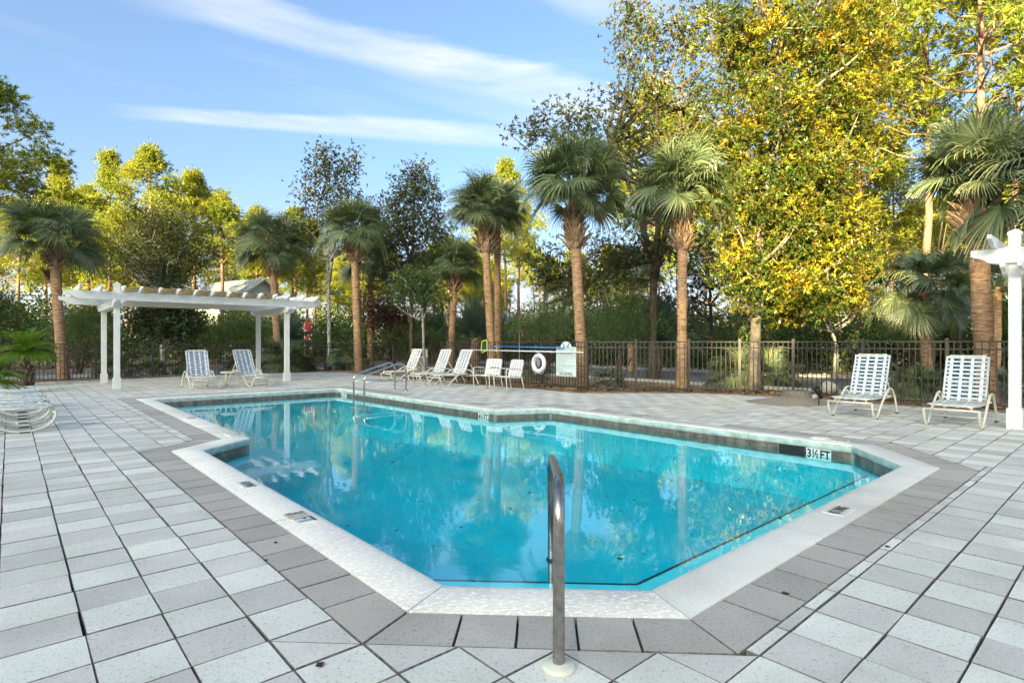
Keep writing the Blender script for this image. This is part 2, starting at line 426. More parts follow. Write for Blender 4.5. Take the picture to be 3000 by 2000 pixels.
M['mag_leaf'] = foliage('magnolia_leaf', [(0, (.025, .055, .012)), (.47, (.055, .10, .014)), (.66, (.19, .20, .016)), (.9, (.38, .32, .018)), (1, (.38, .20, .025))], .3, .3, back=(.13, .11, .02), spec=.35, vary=2.4, vscale=1.1, lv=.35)  # broad noise also paints shaded green and sunlit gold patches through the crown
M['bay_leaf'] = foliage('bay_leaf', [(0, (.022, .05, .02)), (.6, (.05, .09, .03)), (.9, (.09, .10, .03)), (1, (.22, .10, .03))], .2, .45, back=(.10, .07, .03), spec=.3)
M['bay_mid'] = foliage('bay_mid_leaf', [(0, (.025, .055, .015)), (.5, (.05, .09, .018)), (.85, (.10, .135, .022)), (1, (.24, .16, .03))], .22, .35, back=(.12, .10, .03), spec=.5)
M['canvas'] = foliage('tan_canvas', [(0, (.74, .60, .35)), (1, (.78, .64, .38))], .45, .8, tcol=(1.0, 1.0, .95))
M['oak_leaf'] = foliage('oak_leaf', [(0, (.03, .05, .015)), (.6, (.07, .09, .02)), (1, (.16, .13, .03))], .25, .5)
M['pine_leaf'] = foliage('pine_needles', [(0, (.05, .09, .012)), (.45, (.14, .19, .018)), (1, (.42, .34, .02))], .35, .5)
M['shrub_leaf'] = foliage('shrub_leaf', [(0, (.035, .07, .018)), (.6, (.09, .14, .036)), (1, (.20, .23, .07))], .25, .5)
M['yaupon_leaf'] = foliage('yaupon_leaf', [(0, (.05, .10, .03)), (.6, (.12, .18, .06)), (1, (.24, .28, .10))], .25, .5)
M['red_leaf'] = foliage('red_leaf', [(0, (.022, .012, .01)), (.7, (.06, .025, .015)), (1, (.16, .05, .02))], .25, .5)
M['litter'] = foliage('leaf_litter', [(0, (.09, .045, .02)), (.5, (.25, .13, .05)), (1, (.46, .27, .10))], 0, .7)
M['wet_leaf'] = foliage('wet_leaf', [(0, (.02, .012, .008)), (.8, (.05, .03, .015)), (1, (.25, .17, .04))], 0, .6)
M['grass'] = foliage('grass_blades', [(0, (.06, .12, .02)), (1, (.16, .22, .05))], .3, .6)

# water: Fresnel mirror over clear tinted water
m, n, l, b = mat_new('pool_water'); n.remove(b)
gl = n.new('ShaderNodeBsdfGlossy'); gl.inputs['Roughness'].default_value = .0; gl.inputs['Color'].default_value = (1, 1, 1, 1)
tr = n.new('ShaderNodeBsdfTransparent'); tr.inputs[0].default_value = (.5, .97, .985, 1)
fr = n.new('ShaderNodeFresnel'); fr.inputs['IOR'].default_value = 1.6
ms = n.new('ShaderNodeMixShader'); l.new(tr.outputs[0], ms.inputs[1]); l.new(gl.outputs[0], ms.inputs[2])
g = n.new('ShaderNodeNewGeometry'); fk = n.new('ShaderNodeMath'); fk.operation = 'MULTIPLY'; fb = n.new('ShaderNodeMath'); fb.operation = 'SUBTRACT'; fb.inputs[0].default_value = 1; l.new(g.outputs['Backfacing'], fb.inputs[1]); l.new(fr.outputs[0], fk.inputs[0]); l.new(fb.outputs[0], fk.inputs[1]); l.new(fk.outputs[0], ms.inputs[0]); t1 = n.new('ShaderNodeTexNoise'); t1.inputs['Scale'].default_value = 5.5; t1.inputs['Detail'].default_value = 3; t1.inputs['Distortion'].default_value = .6
l.new(g.outputs['Position'], t1.inputs['Vector'])
bp = n.new('ShaderNodeBump'); bp.inputs['Strength'].default_value = .10; bp.inputs['Distance'].default_value = .006; l.new(t1.outputs['Fac'], bp.inputs['Height'])
l.new(bp.outputs[0], gl.inputs['Normal']); l.new(bp.outputs[0], fr.inputs['Normal'])
l.new(ms.outputs[0], n['Material Output'].inputs[0]); M['water'] = m

# ground: sand, pine straw and fallen leaves
def ground_mat(name, cols, scale):
    m, n, l, b = mat_new(name)
    g = n.new('ShaderNodeNewGeometry')
    t = n.new('ShaderNodeTexNoise'); t.inputs['Scale'].default_value = scale; t.inputs['Detail'].default_value = 10; t.inputs['Roughness'].default_value = .7
    t2 = n.new('ShaderNodeTexNoise'); t2.inputs['Scale'].default_value = .35; t2.inputs['Detail'].default_value = 4
    l.new(g.outputs['Position'], t.inputs['Vector']); l.new(g.outputs['Position'], t2.inputs['Vector'])
    ad = n.new('ShaderNodeMath'); ad.operation = 'MULTIPLY_ADD'; l.new(t2.outputs['Fac'], ad.inputs[0]); ad.inputs[1].default_value = .8; ad.inputs[2].default_value = -.4
    a2 = n.new('ShaderNodeMath'); a2.operation = 'ADD'; l.new(t.outputs['Fac'], a2.inputs[0]); l.new(ad.outputs[0], a2.inputs[1])
    r = ramp(n, cols); l.new(a2.outputs[0], r.inputs[0]); l.new(r.outputs[0], b.inputs['Base Color']); b.inputs['Roughness'].default_value = .95
    bp = n.new('ShaderNodeBump'); bp.inputs['Strength'].default_value = 1; bp.inputs['Distance'].default_value = .03; l.new(t.outputs['Fac'], bp.inputs['Height']); l.new(bp.outputs[0], b.inputs['Normal'])
    return m
M['ground'] = ground_mat('forest_floor', [(.25, (.08, .05, .03)), (.45, (.23, .13, .065)), (.6, (.36, .24, .14)), (.75, (.52, .45, .35))], 9)
M['mulch'] = ground_mat('mulch', [(.25, (.06, .04, .028)), (.5, (.20, .13, .08)), (.65, (.40, .32, .23)), (.8, (.52, .46, .37))], 16)
M['lawn'] = ground_mat('lawn', [(.3, (.05, .09, .015)), (.6, (.10, .16, .03)), (.8, (.16, .20, .05))], 20)

# ------------------------------------------------------------------ pool and deck layout (paving grid, metres)
S = 1.04
pool_uv = [(1.72, 2.46), (2.47, 1.72), (6.95, 1.72), (7.78, 2.44), (7.83, 7.70), (6.84, 8.20), (6.76, 15.0), (2.45, 15.0), (2.42, 8.0), (1.73, 7.48)]
pool_uv = [(u * S, v * S) for u, v in pool_uv]
pool = [UV(*p) for p in pool_uv]
if area(pool) < 0: raise RuntimeError
cop_out = inset(pool, -.325)
bor_out = inset(cop_out, -.305)
WATER_Z = -.168
deck_poly = [(-26, 8.5), (-20, 14.4), (-16.06, 18.7), (-12.7, 22.3), (-10, 25.3), (-7.65, 25.6), (-2.4, 19.2), (.77, 16.2), (1.78, 14.9), (4.87, 14.9), (6.63, 13.83), (12.0, 7.78), (22, -3.5), (22, -9), (-26, -9)]

def ring_mesh(name, outer, hole, z, mat):
    bm = bmesh.new(); es = []
    for loop in (outer, hole):
        vs_ = [bm.verts.new((x, y, z)) for x, y in loop]
        es += [bm.edges.new((vs_[i - 1], vs_[i])) for i in range(len(vs_))]
    bmesh.ops.triangle_fill(bm, use_beauty=True, use_dissolve=False, edges=es)
    for f in bm.faces:
        if f.normal.z < 0: f.normal_flip()
    me = bpy.data.meshes.new(name); bm.to_mesh(me); bm.free(); me.materials.append(mat); return me
hole = inset(pool, -.12)
props(link('ground', ring_mesh('ground', [(-600, -300), (600, -300), (600, 900), (-600, 900)], hole, -.075, M['ground'])), kind='structure')
deck = props(link('pool_deck', ring_mesh('pool_deck', [(x, y) for x, y in deck_poly[::-1]], hole, -.045, M['joint'])), kind='structure')

# pavers
PU, PV = .302, .300
U0, V0 = .256, .7956
wide = [bor_out[i] for i in (0, 1, 2, 3, 4, 5, 8, 9)]
narrow = [bor_out[8], bor_out[5], bor_out[6], bor_out[7]]
wide = wide if area(wide) > 0 else wide[::-1]; narrow = narrow if area(narrow) > 0 else narrow[::-1]
cells = []
for i in range(-90, 90):
    for j in range(-90, 110):
        u0, v0 = U0 + i * PU, V0 + j * PV
        cx, cy_ = UV(u0 + PU / 2, v0 + PV / 2)
        if not inside((cx, cy_), deck_poly) or cy_ < -2.5 or abs(cx) > 23: continue
        q = [UV(u0, v0), UV(u0 + PU, v0), UV(u0 + PU, v0 + PV), UV(u0, v0 + PV)]
        pcs = [q]
        for K_ in (wide, narrow):
            nx = []
            for p in pcs:
                nx += subtract(p, K_)
            pcs = nx
        for p in pcs:
            if area(p) < 0: p = p[::-1]
            # drop duplicate vertices
            p = [a for k, a in enumerate(p) if (Vector(a) - Vector(p[k - 1])).length > .004]
            if len(p) > 2 and area(p) > .0022:
                c = (sum(a[0] for a in p) / len(p), sum(a[1] for a in p) / len(p))
                cells.append((p, (i + j) % 2, c))
def seen_size(c):
    Y = c[1]
    if Y < 1.9 or abs(c[0]) / Y > .93: return 0
    return 1 / Y ** 3
cells.sort(key=lambda t: -seen_size(t[2]))
def paver_part(mb, p, c=(0, 0), em=1):
    z = random.uniform(-.002, .002)
    q = inset(p, random.uniform(.0024, .0042)) if abs(area(p)) > .01 else inset(p, .002)
    if area(q) <= 0 or len(q) < 3: q = p
    jx, jy, ja = (random.uniform(-.0025, .0025), random.uniform(-.0025, .0025), random.uniform(-.010, .010)) if abs(area(p)) > .08 else (0, 0, 0)
    mx = sum(a[0] for a in q) / len(q); my = sum(a[1] for a in q) / len(q)
    q = [(mx + jx + (a[0] - mx) - ja * (a[1] - my), my + jy + (a[1] - my) + ja * (a[0] - mx)) for a in q]
    mb.prism([(a[0] - c[0], a[1] - c[1]) for a in q], -.05, z, .0022, .003, edge_mat=em)
full = {}
for k, (p, tone, c) in enumerate(cells[:300]):
    mb = MB(); paver_part(mb, p, c)
    mb.build('paver', [M['paver_dark' if tone else 'paver_light'], M['joint_edge']], deck, loc=(c[0], c[1], 0))
mb = MB()
for p, tone, c in cells[300:]:
    mb.mat_i = tone; paver_part(mb, p, em=2)
props(mb.build('paver_field', [M['paver_light'], M['paver_dark'], M['joint_edge']], deck), kind='stuff')

# border course and coping, laid edge by edge
def course(inner, outer, width, pitch, gap, fn, skip=()):
    n = len(inner)
    for i in range(n):
        a, b = Vector(inner[i]), Vector(inner[(i + 1) % n]); oa, ob = Vector(outer[i]), Vector(outer[(i + 1) % n])
        L = (b - a).length; k = max(1, round(L / pitch)); e = (b - a) / L
        nrm = Vector((e.y, -e.x))
        cuts = [j / k for j in range(k + 1)]
        for j in range(k):
            p0 = a + e * L * cuts[j]; p1 = a + e * L * cuts[j + 1]
            q0 = p0 + nrm * width if j else oa
            q1 = p1 + nrm * width if j < k - 1 else ob
            poly = [tuple(p0), tuple(q0), tuple(q1), tuple(p1)]
            if area(poly) < 0: poly = poly[::-1]
            fn(i, j, k, poly)
def border_piece(i, j, k, poly):
    c = (sum(a[0] for a in poly) / 4, sum(a[1] for a in poly) / 4)
    q = inset(poly, .0042); mb = MB(); mb.prism([(a[0] - c[0], a[1] - c[1]) for a in q], -.05, random.uniform(-.002, .001), .003, .003, edge_mat=1)
    far = c[1] > 9 and c[0] > -3
    mt = M['paver_border'] if not far or random.random() < .35 else M['paver_dark' if random.random() < .6 else 'paver_light']
    mb.build('border_paver', [mt, M['joint_edge']], deck, loc=(c[0], c[1], 0))
course(cop_out, bor_out, .305, .302, .003, border_piece)

shell = empty('pool_shell', (0, 0, 0)); props(shell, kind='structure')
def coping_piece(i, j, k, poly):
    # rounded nose over the water: profile swept from outer to inner edge
    i0, o0, o1, i1 = None, None, None, None
    a, b = Vector(pool[i]), Vector(pool[(i + 1) % len(pool)])
    e = (b - a).normalized(); nrm = Vector((e.y, -e.x))
    ps = [Vector(p) for p in poly]
    ds = [(p - a).dot(nrm) for p in ps]; ss = [(p - a).dot(e) for p in ps]
    inn = sorted([k_ for k_ in range(4) if ds[k_] < .1], key=lambda q: ss[q]); outn = sorted([k_ for k_ in range(4) if ds[k_] >= .1], key=lambda q: ss[q])
    if len(inn) != 2 or len(outn) != 2: return
    def pt(d, side):
        P0 = ps[inn[side]]; P1 = ps[outn[side]]; t = d / .325
        q = P0 + (P1 - P0) * t; return q + e * (.003 if side == 0 else -.003)
    prof = [(.322, -.06), (.322, -.002), (.318, .002), (.06, .004), (.022, 0), (.006, -.012), (0, -.03), (.002, -.088), (.010, -.098), (.16, -.102)]
    mb = MB(); vs_ = []
    for side in (0, 1):
        for d, z in prof: q = pt(d, side); vs_.append((q.x, q.y, z))
    m_ = len(prof)
    mb.add(vs_, [(s_, s_ + 1, m_ + s_ + 1, m_ + s_) for s_ in range(5)], True)
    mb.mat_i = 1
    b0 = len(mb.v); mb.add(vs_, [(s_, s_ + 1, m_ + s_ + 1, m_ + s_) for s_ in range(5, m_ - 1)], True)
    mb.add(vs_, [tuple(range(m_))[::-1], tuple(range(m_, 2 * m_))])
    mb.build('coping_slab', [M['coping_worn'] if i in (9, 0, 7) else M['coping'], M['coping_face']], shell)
course(pool, cop_out, .325, 1.55, .003, coping_piece)

# walls, floor, water
wallp = inset(pool, -.035)
nP = len(wallp)
def floor_z(x, y):
    u, v = xyuv(x, y); return -.80 - max(0, min(1, (v - 6) / 8)) * .45
mb = MB()
for i in range(nP):
    a, b = wallp[i], wallp[(i + 1) % nP]
    mb.add([(a[0], a[1], -.103), (b[0], b[1], -.103), (b[0], b[1], floor_z(*b) - .02), (a[0], a[1], floor_z(*a) - .02)], [(0, 1, 2, 3)])
mb.build('pool_wall', M['plaster'], shell)
mb = MB()
for K_ in ([wallp[i] for i in (0, 1, 2, 3, 4, 5, 8, 9)], [wallp[8], wallp[5], wallp[6], wallp[7]]):
    ctr = (sum(p[0] for p in K_) / len(K_), sum(p[1] for p in K_) / len(K_))
    for i in range(len(K_)):
        a, b = K_[i], K_[(i + 1) % len(K_)]
        mb.add([(a[0], a[1], floor_z(*a)), (b[0], b[1], floor_z(*b)), (ctr[0], ctr[1], floor_z(*ctr))], [(0, 1, 2)])
mb.build('pool_floor', M['plaster'], shell)
# the bench / first step along the near sides with its dark edge tile
def cross_pt(p, d, q, e):
    k = d.x * e.y - d.y * e.x; t = ((q.x - p.x) * e.y - (q.y - p.y) * e.x) / k; return p + d * t
def off_line(i, w):
    a, b = Vector(wallp[i]), Vector(wallp[(i + 1) % nP]); e = (b - a).normalized(); return a + Vector((-e.y, e.x)) * w, e
def shelf(w0, w1, zt):
    l9 = off_line(9, 0); f_ = off_line(0, w0); r_ = off_line(1, w1); e_ = off_line(2, 0)
    line = [cross_pt(*l9, *f_), cross_pt(*f_, *r_), cross_pt(*r_, *e_)]
    l9 = off_line(9, 0); f2 = off_line(0, w0 - .022); r2 = off_line(1, w1 - .022)
    line2 = [cross_pt(*l9, *f2), cross_pt(*f2, *r2), cross_pt(*r2, *e_)]
    mb = MB(); tb = MB(); wl_ = [Vector(wallp[k_]) for k_ in (0, 1, 2)]
    top = wl_ + line[::-1]
    mb.add([(p.x, p.y, zt) for p in top], [tuple(range(6))])
    for p, q in zip(line, line[1:]): mb.add([(p.x, p.y, zt), (q.x, q.y, zt), (q.x, q.y, -1.2), (p.x, p.y, -1.2)], [(0, 1, 2, 3)])
    for k_ in range(2): tb.add([(line2[k_].x, line2[k_].y, zt + .004), (line2[k_ + 1].x, line2[k_ + 1].y, zt + .004), (line[k_ + 1].x, line[k_ + 1].y, zt + .004), (line[k_].x, line[k_].y, zt + .004)], [(0, 1, 2, 3)])
    mb.build('step', M['step'], shell); tb.build('step_edge', M['trim'], shell)
shelf(.80, .54, -.30)
water = MB(); water.add([(x, y, WATER_Z) for x, y in inset(pool, -.03)], [tuple(range(nP))])
props(water.build('water', M['water']), kind='structure')
# waterline tiles
edges_len = []
SK = (8.12, 3.13, 3.47)       # skimmer mouth on the right side (u, v0, v1)
tw = .155
tile_in = inset(pool, -.022)
def tile_mesh():
    mb = MB(); mb.box((0, .006, 0), (tw - .006, .012, .15)); return mb.mesh('tile', M['tile'])
tme = tile_mesh()
gm = MB()
for i in range(nP):
    a, b = Vector(tile_in[i]), Vector(tile_in[(i + 1) % nP]); L = (b - a).length; k = int(L / tw); e = (b - a) / L; ang = math.atan2(e.y, e.x)
    nrm = Vector((-e.y, e.x)) # inward
    off = (L - k * tw) / 2
    for j in range(k):
        c = a + e * (off + tw * (j + .5)); u, v = xyuv(c.x, c.y)
        if i == 3 and SK[1] < v < SK[2]: continue
        link('tile', tme, shell, loc=(c.x - nrm.x * .008, c.y - nrm.y * .008, -.178), rot=(0, 0, ang))
    bb = a - nrm * .006, b - nrm * .006
    gm.add([(bb[0].x, bb[0].y, -.102), (bb[1].x, bb[1].y, -.102), (bb[1].x, bb[1].y, -.255), (bb[0].x, bb[0].y, -.255)], [(0, 1, 2, 3)])
    gm.add([(bb[0].x, bb[0].y, -.255), (bb[1].x, bb[1].y, -.255), (wallp[(i + 1) % nP][0], wallp[(i + 1) % nP][1], -.258), (wallp[i][0], wallp[i][1], -.258)], [(0, 1, 2, 3)])
gm.build('grout_bed', M['grout'], shell)
# skimmer: dark mouth and its round lid in the coping
sk = MB(); x0, y0 = UV(8.125, 3.30)
sk.box((x0, y0, -.165), (.34, .05, .125), rz=A_V)
sk.build('skimmer_mouth', M['black'], shell)
lx, ly = UV(8.38, 3.02)
ld = MB(); ld.lathe([(.13, 0), (.13, .008), (.118, .012), (0, .012)], 28, (0, 0, 0)); ld.build('skimmer_lid', M['coping'], shell, loc=(lx, ly, .0))

# ------------------------------------------------------------------ text
def text_mesh(s, size, mat, name='lettering', sx=1.0, align='CENTER', bold=.0, space=1.0):
    cu = bpy.data.curves.new(name, 'FONT'); cu.body = s; cu.size = size; cu.align_x = align; cu.align_y = 'CENTER'; cu.offset = bold; cu.space_line = space
    cu.resolution_u = 3
    o = bpy.data.objects.new(name, cu); C.objects.link(o)
    dg = bpy.context.evaluated_depsgraph_get(); me = bpy.data.meshes.new_from_object(o.evaluated_get(dg)); me.name = name
    bpy.data.objects.remove(o); bpy.data.curves.remove(cu)
    me.materials.clear(); me.materials.append(mat)
    me.transform(Matrix.Scale(sx, 4, (1, 0, 0))); return me
def flat_marker(u, v, right, w, h, s, size, sx, tiles, z=.006, lm='letter', name='depth_marker', bold=.004):
    """marker tile laid on the coping; right = direction of reading ('+u', '-v' ...)"""
    ang = {'+u': A_U, '-u': A_U + math.pi, '+v': A_V, '-v': A_V + math.pi}[right]
    x, y = UV(u, v)
    k = len(tiles); p = None
    for q, tm in enumerate(tiles):
        mb = MB(); mb.box((0, 0, 0), (w / k - .004, h, .008))
        dx = (q - (k - 1) / 2) * w / k
        o = mb.build(name, M[tm], shell, loc=(x + math.cos(ang) * dx, y + math.sin(ang) * dx, z), rot=(0, 0, ang))
        if p is None: p = o
    link('lettering', text_mesh(s, size, M[lm], sx=sx, bold=bold), p, loc=((k - 1) / 2 * w / k, 0, .0055))
def G(px, py):  # ground point under a pixel of the photograph, in grid coordinates
    Y = 1659 * CAM_H / (py - 1003.7); return xyuv((px - 1500) / 1659 * Y, Y)
u, v = G(725, 1421); flat_marker(u, v, '-v', .27, .13, 'NO DIVING', .11, .42, ['white_tile'], lm='letter_grey', name='no_diving_marker')
u, v = G(880, 1517); flat_marker(u, v, '-v', .31, .15, '3   FT', .17, .72, ['tan_tile', 'white_tile'], lm='letter_grey')
u, v = G(682, 1274); flat_marker(u, v, '-v', .31, .15, '3   FT', .17, .72, ['coping', 'coping'], lm='letter_grey')
u, v = G(561, 1224); flat_marker(u, v, '-v', .20, .13, '', .11, .42, ['stone'], name='no_diving_marker')
u, v = G(2458, 1497); flat_marker(u, v, '+u', .27, .15, 'NO DIVING', .12, .40, ['white_tile'], name='no_diving_marker')
u, v = G(2449, 1290); flat_marker(u, v, '+v', .31, .15, '3½FT', .15, .8, ['coping', 'coping'])
u, v = G(1865, 1220); flat_marker(u, v, '+v', .27, .15, 'NO DIVING', .12, .40, ['white_tile'], name='no_diving_marker')
def wall_marker(i, t, s, sx=.72, size=.155):
    a, b = Vector(tile_in[i]), Vector(tile_in[(i + 1) % nP]); e = (b - a).normalized(); nrm = Vector((-e.y, e.x))
    c = a + e * t + nrm * .010
    M3 = Matrix((-e.to_3d(), (0, 0, 1), nrm.to_3d())).transposed()   # reading direction, up, out over the water
    rot = M3.to_euler()
    mb = MB(); mb.box((0, 0, 0), (.31, .152, .008))
    o = mb.build('depth_marker', M['white_tile'], shell, loc=(c.x, c.y, -.176), rot=rot)
    link('lettering', text_mesh(s, size, M['letter'], sx=sx, bold=.005), o, loc=(0, 0, .006))
wall_marker(3, .42, '3½FT', .78)
wall_marker(5, .35, '4½FT', .78)
L5 = (Vector(tile_in[6]) - Vector(tile_in[5])).length
wall_marker(5, L5 - .55, '6 FT', .78)

# ------------------------------------------------------------------ surroundings on the ground
def strip(name, line, w_in, w_out, z_in, z_out, mat, step=.5, jit=.12, kind='structure'):
    """bed along a polyline, its inner side lying over the deck edge"""
    P = [Vector(p) for p in line]; pts = []
    for a, b in zip(P, P[1:]):
        k = max(1, int((b - a).length / step)); nrm = Vector((-(b - a).y, (b - a).x)).normalized()
        for q in range(k): pts.append((a + (b - a) * q / k, nrm))
    pts.append((P[-1], pts[-1][1])); vs_ = []; fs = []
    for p, nn in pts:
        cols = [(-w_in + random.uniform(-jit, jit), -.012), (-w_in * .4, z_in), (w_out * .3, z_in * .8 + random.uniform(-.01, .02)), (w_out * .65, z_out + random.uniform(0, .03)), (w_out, -.08)]
        for d, z in cols: q = p + nn * d; vs_.append((q.x, q.y, z))
    for k in range(len(pts) - 1):
        for c in range(4): fs.append((k * 5 + c, k * 5 + 5 + c, k * 5 + 6 + c, k * 5 + 1 + c))
    mb = MB(); mb.add(vs_, fs, True); return props(mb.build(name, mat), kind=kind)
edge_line = deck_poly[:13]
strip('planting_bed', edge_line, .12, 2.6, .018, .0, M['mulch'])
def uvstrip(name, pts, z, mat, parent=None):
    mb = MB(); P = [UV(*p) for p in pts]
    if area(P) < 0: P = P[::-1]
    mb.add([(x, y, z) for x, y in P], [tuple(range(len(P)))]); o = mb.build(name, mat, parent)
    return props(o, kind='structure') if parent is None else o
uvstrip('road', [(17.3, -30), (24.2, -30), (24.2, 36.5), (17.3, 29.5)], -.060, M['asphalt'])
uvstrip('side_road', [(-40, 30.2), (17.3, 29.5), (24.2, 36.5), (-40, 36.5)], -.060, M['asphalt'])
uvstrip('lawn', [(26.2, -12), (30, -12), (30, 8), (26.2, 8)], -.05, M['lawn'])
for a, b in (((24.35, -30), (24.35, 36.6)), ((17.15, -30), (17.15, 29.3)), ((-40, 30.05), (17.1, 29.35))):
    mb = MB(); p, q = UV(*a), UV(*b); mb.bar((*p, -.03), (*q, -.03), .16, .10); props(mb.build('kerb', M['kerb']), kind='structure')
uvstrip('pavement', [(24.6, -30), (25.9, -30), (25.9, 36), (24.6, 36)], -.045, M['kerb'])
def scatter_stones(name, fn, n, s0, s1, mat, label):
    V = []; F = []
    base = [(0, 0, 1), (1, 0, 0), (.3, .95, 0), (-.8, .6, 0), (-.8, -.6, 0), (.3, -.95, 0)]
    for _ in range(n):
        x, y, z = fn(); s_ = random.uniform(s0, s1); a = random.uniform(0, 6.3); b = len(V)
        for p in base:
            k = random.uniform(.75, 1.2); V.append((x + s_ * k * (p[0] * math.cos(a) - p[1] * math.sin(a)), y + s_ * k * (p[0] * math.sin(a) + p[1] * math.cos(a)), z + s_ * .6 * p[2] * k))
        F += [(b, b + 1, b + 2), (b, b + 2, b + 3), (b, b + 3, b + 4), (b, b + 4, b + 5), (b, b + 5, b + 1)]
    o = link(name, mesh_np(name, V, F, mat)); return props(o, label, None, None, 'stuff')
scatter_stones('gravel_edging', lambda: (*UV(random.gauss(25.0 if random.random() < .8 else 26.0, .25), random.uniform(-16, 30)), -.05), 2600, .04, .12, M['stone'], 'pale gravel edging beyond the road')
scatter_stones('sand_clods', lambda: (*UV(random.uniform(-10, 12), random.gauss(29.2, .5)), -.06), 900, .03, .10, M['stone'], 'pale sandy gravel by the side road')
def litter(name, fn, n, s0, s1, mat, label, curl=.35):
    V = np.zeros((n * 4, 3)); F = np.arange(n * 4).reshape(n, 4)
    for i in range(n):
        x, y, z = fn(); s_ = random.uniform(s0, s1); a = random.uniform(0, 6.3); d = np.array((math.cos(a), math.sin(a), random.uniform(-curl, curl))); w = np.array((-math.sin(a), math.cos(a), random.uniform(-curl, curl))) * .42
        p = np.array((x, y, z)); up = np.array((0, 0, curl * s_ * .3))
        V[i * 4:i * 4 + 4] = [p, p + s_ * (.5 * d + w) + up, p + s_ * d, p + s_ * (.5 * d - w) + up]
    return props(link(name, mesh_np(name, V, F, mat)), label, None, None, 'stuff')
def along(line, lo, hi):
    P = [Vector(p) for p in line]; Ls = [(b - a).length for a, b in zip(P, P[1:])]
    def f():
        t = random.random() * sum(Ls)
        for a, b, L in zip(P, P[1:], Ls):
            if t < L: break
            t -= L
        nn = Vector((-(b - a).y, (b - a).x)).normalized(); p = a + (b - a) * t / L + nn * random.triangular(lo, hi, lo + .5)
        return (p.x, p.y, .022 + random.uniform(0, .02))
    return f
litter('fallen_leaves', along([(12.0, 7.78), (6.63, 13.83), (4.87, 14.9), (1.78, 14.9), (.77, 16.2), (-2.4, 19.2)][::-1], -.15, 1.6), 2600, .06, .15, M['litter'], 'brown and orange leaves fallen along the fence foot')
litter('scattered_leaves', lambda: (*UV(random.uniform(-2, 13), random.uniform(-1, 24)), .004), 60, .03, .06, M['wet_leaf'], 'few small dry leaves scattered on the paving', .15)
pin = inset(pool, .15)
def on_water():
    while True:
        p = UV(random.uniform(1.9, 8), random.uniform(2, 15.4) if random.random() < .6 else random.uniform(2, 9))
        if inside(p, pin): return (*p, WATER_Z + .003)
litter('floating_leaves', on_water, 150, .02, .055, M['wet_leaf'], 'small dark leaves floating on the pool', .03)
litter('leaves_at_waterline', lambda: (lambda v: (*UV(8.10 + random.uniform(-.03, .0), v), WATER_Z + .004))(random.uniform(3.0, 6.0)), 70, .015, .04, M['wet_leaf'], 'brown leaf scum along the waterline by the skimmer', .1)

# tree stump in its soil ring
sx_, sy_ = 4.95 + .35, 12.55
st_ = empty('tree_stump', (6.45, 12.85, 0), 0, 'low cut palm stump in an earth mound on the deck', 'stump')
mb = MB(); mb.lathe([(.36, 0), (.33, .10), (.29, .22), (.28, .24), (.24, .235), (0, .23)], 20); mb.build('trunk', M['stump'], st_)
mb = MB(); vs_ = [(0, 0, .12)]; nr = 30
for r_, z in ((.35, .13), (.7, .085), (1.05, .035), (1.3, .006)):
    for k in range(nr): a = 2 * math.pi * k / nr; rr = r_ * (1 + .10 * math.sin(3 * a + r_) + random.uniform(-.05, .05)); vs_.append((rr * math.cos(a) * 1.15, rr * math.sin(a) * .8, z + random.uniform(-.008, .012) * (r_ < 1.2)))
fs = [(0, 1 + k, 1 + (k + 1) % nr) for k in range(nr)] + [(1 + q * nr + k, 1 + (q + 1) * nr + k, 1 + (q + 1) * nr + (k + 1) % nr, 1 + q * nr + (k + 1) % nr) for q in range(3) for k in range(nr)]
mb.add(vs_, fs, True); props(mb.build('soil_mound', M['soil'], None, loc=(6.15, 12.5, .0), scale=(.66, .66, .9)), kind='structure')
# spotlight
x, y = (2399 - 1500) / 1659 * 11.9, 11.9
sp = empty('spotlight', (x, y, 0), 0, 'small black garden spotlight on a stake beside the stump', 'spotlight')
mb = MB(); mb.tube([(0, 0, -.02), (0, 0, .17)], .014); mb.build('stake', M['black'], sp)
mb = MB(); mb.tube([(.06, 0, .16), (-.03, -.02, .30), (-.075, -.03, .37)], [.035, .055, .075], 12); mb.build('lamp_head', M['black'], sp)
# rocks
def rock(loc, s, label):
    bm = bmesh.new(); bmesh.ops.create_icosphere(bm, subdivisions=3, radius=1)
    for v_ in bm.verts:
        k = 1 + .16 * math.sin(3 * v_.co.x + loc[0]) * math.cos(4 * v_.co.y) + random.uniform(-.02, .02); v_.co = Vector((v_.co.x * s[0], v_.co.y * s[1], v_.co.z * s[2])) * k
    me = bpy.data.meshes.new('boulder'); bm.to_mesh(me); bm.free(); me.materials.append(M['stone']); me.polygons.foreach_set('use_smooth', [True] * len(me.polygons))
    return props(link('boulder', me, None, loc), label, 'boulder')
rock(((2428 - 1500) / 1659 * 15.6, 15.6, .08), (.23, .18, .17), 'pale rounded boulder behind the fence near the spotlight')
rock(((2385 - 1500) / 1659 * 13.4, 13.4, .03), (.10, .08, .07), 'small brown stone at the fence foot beside the stump')

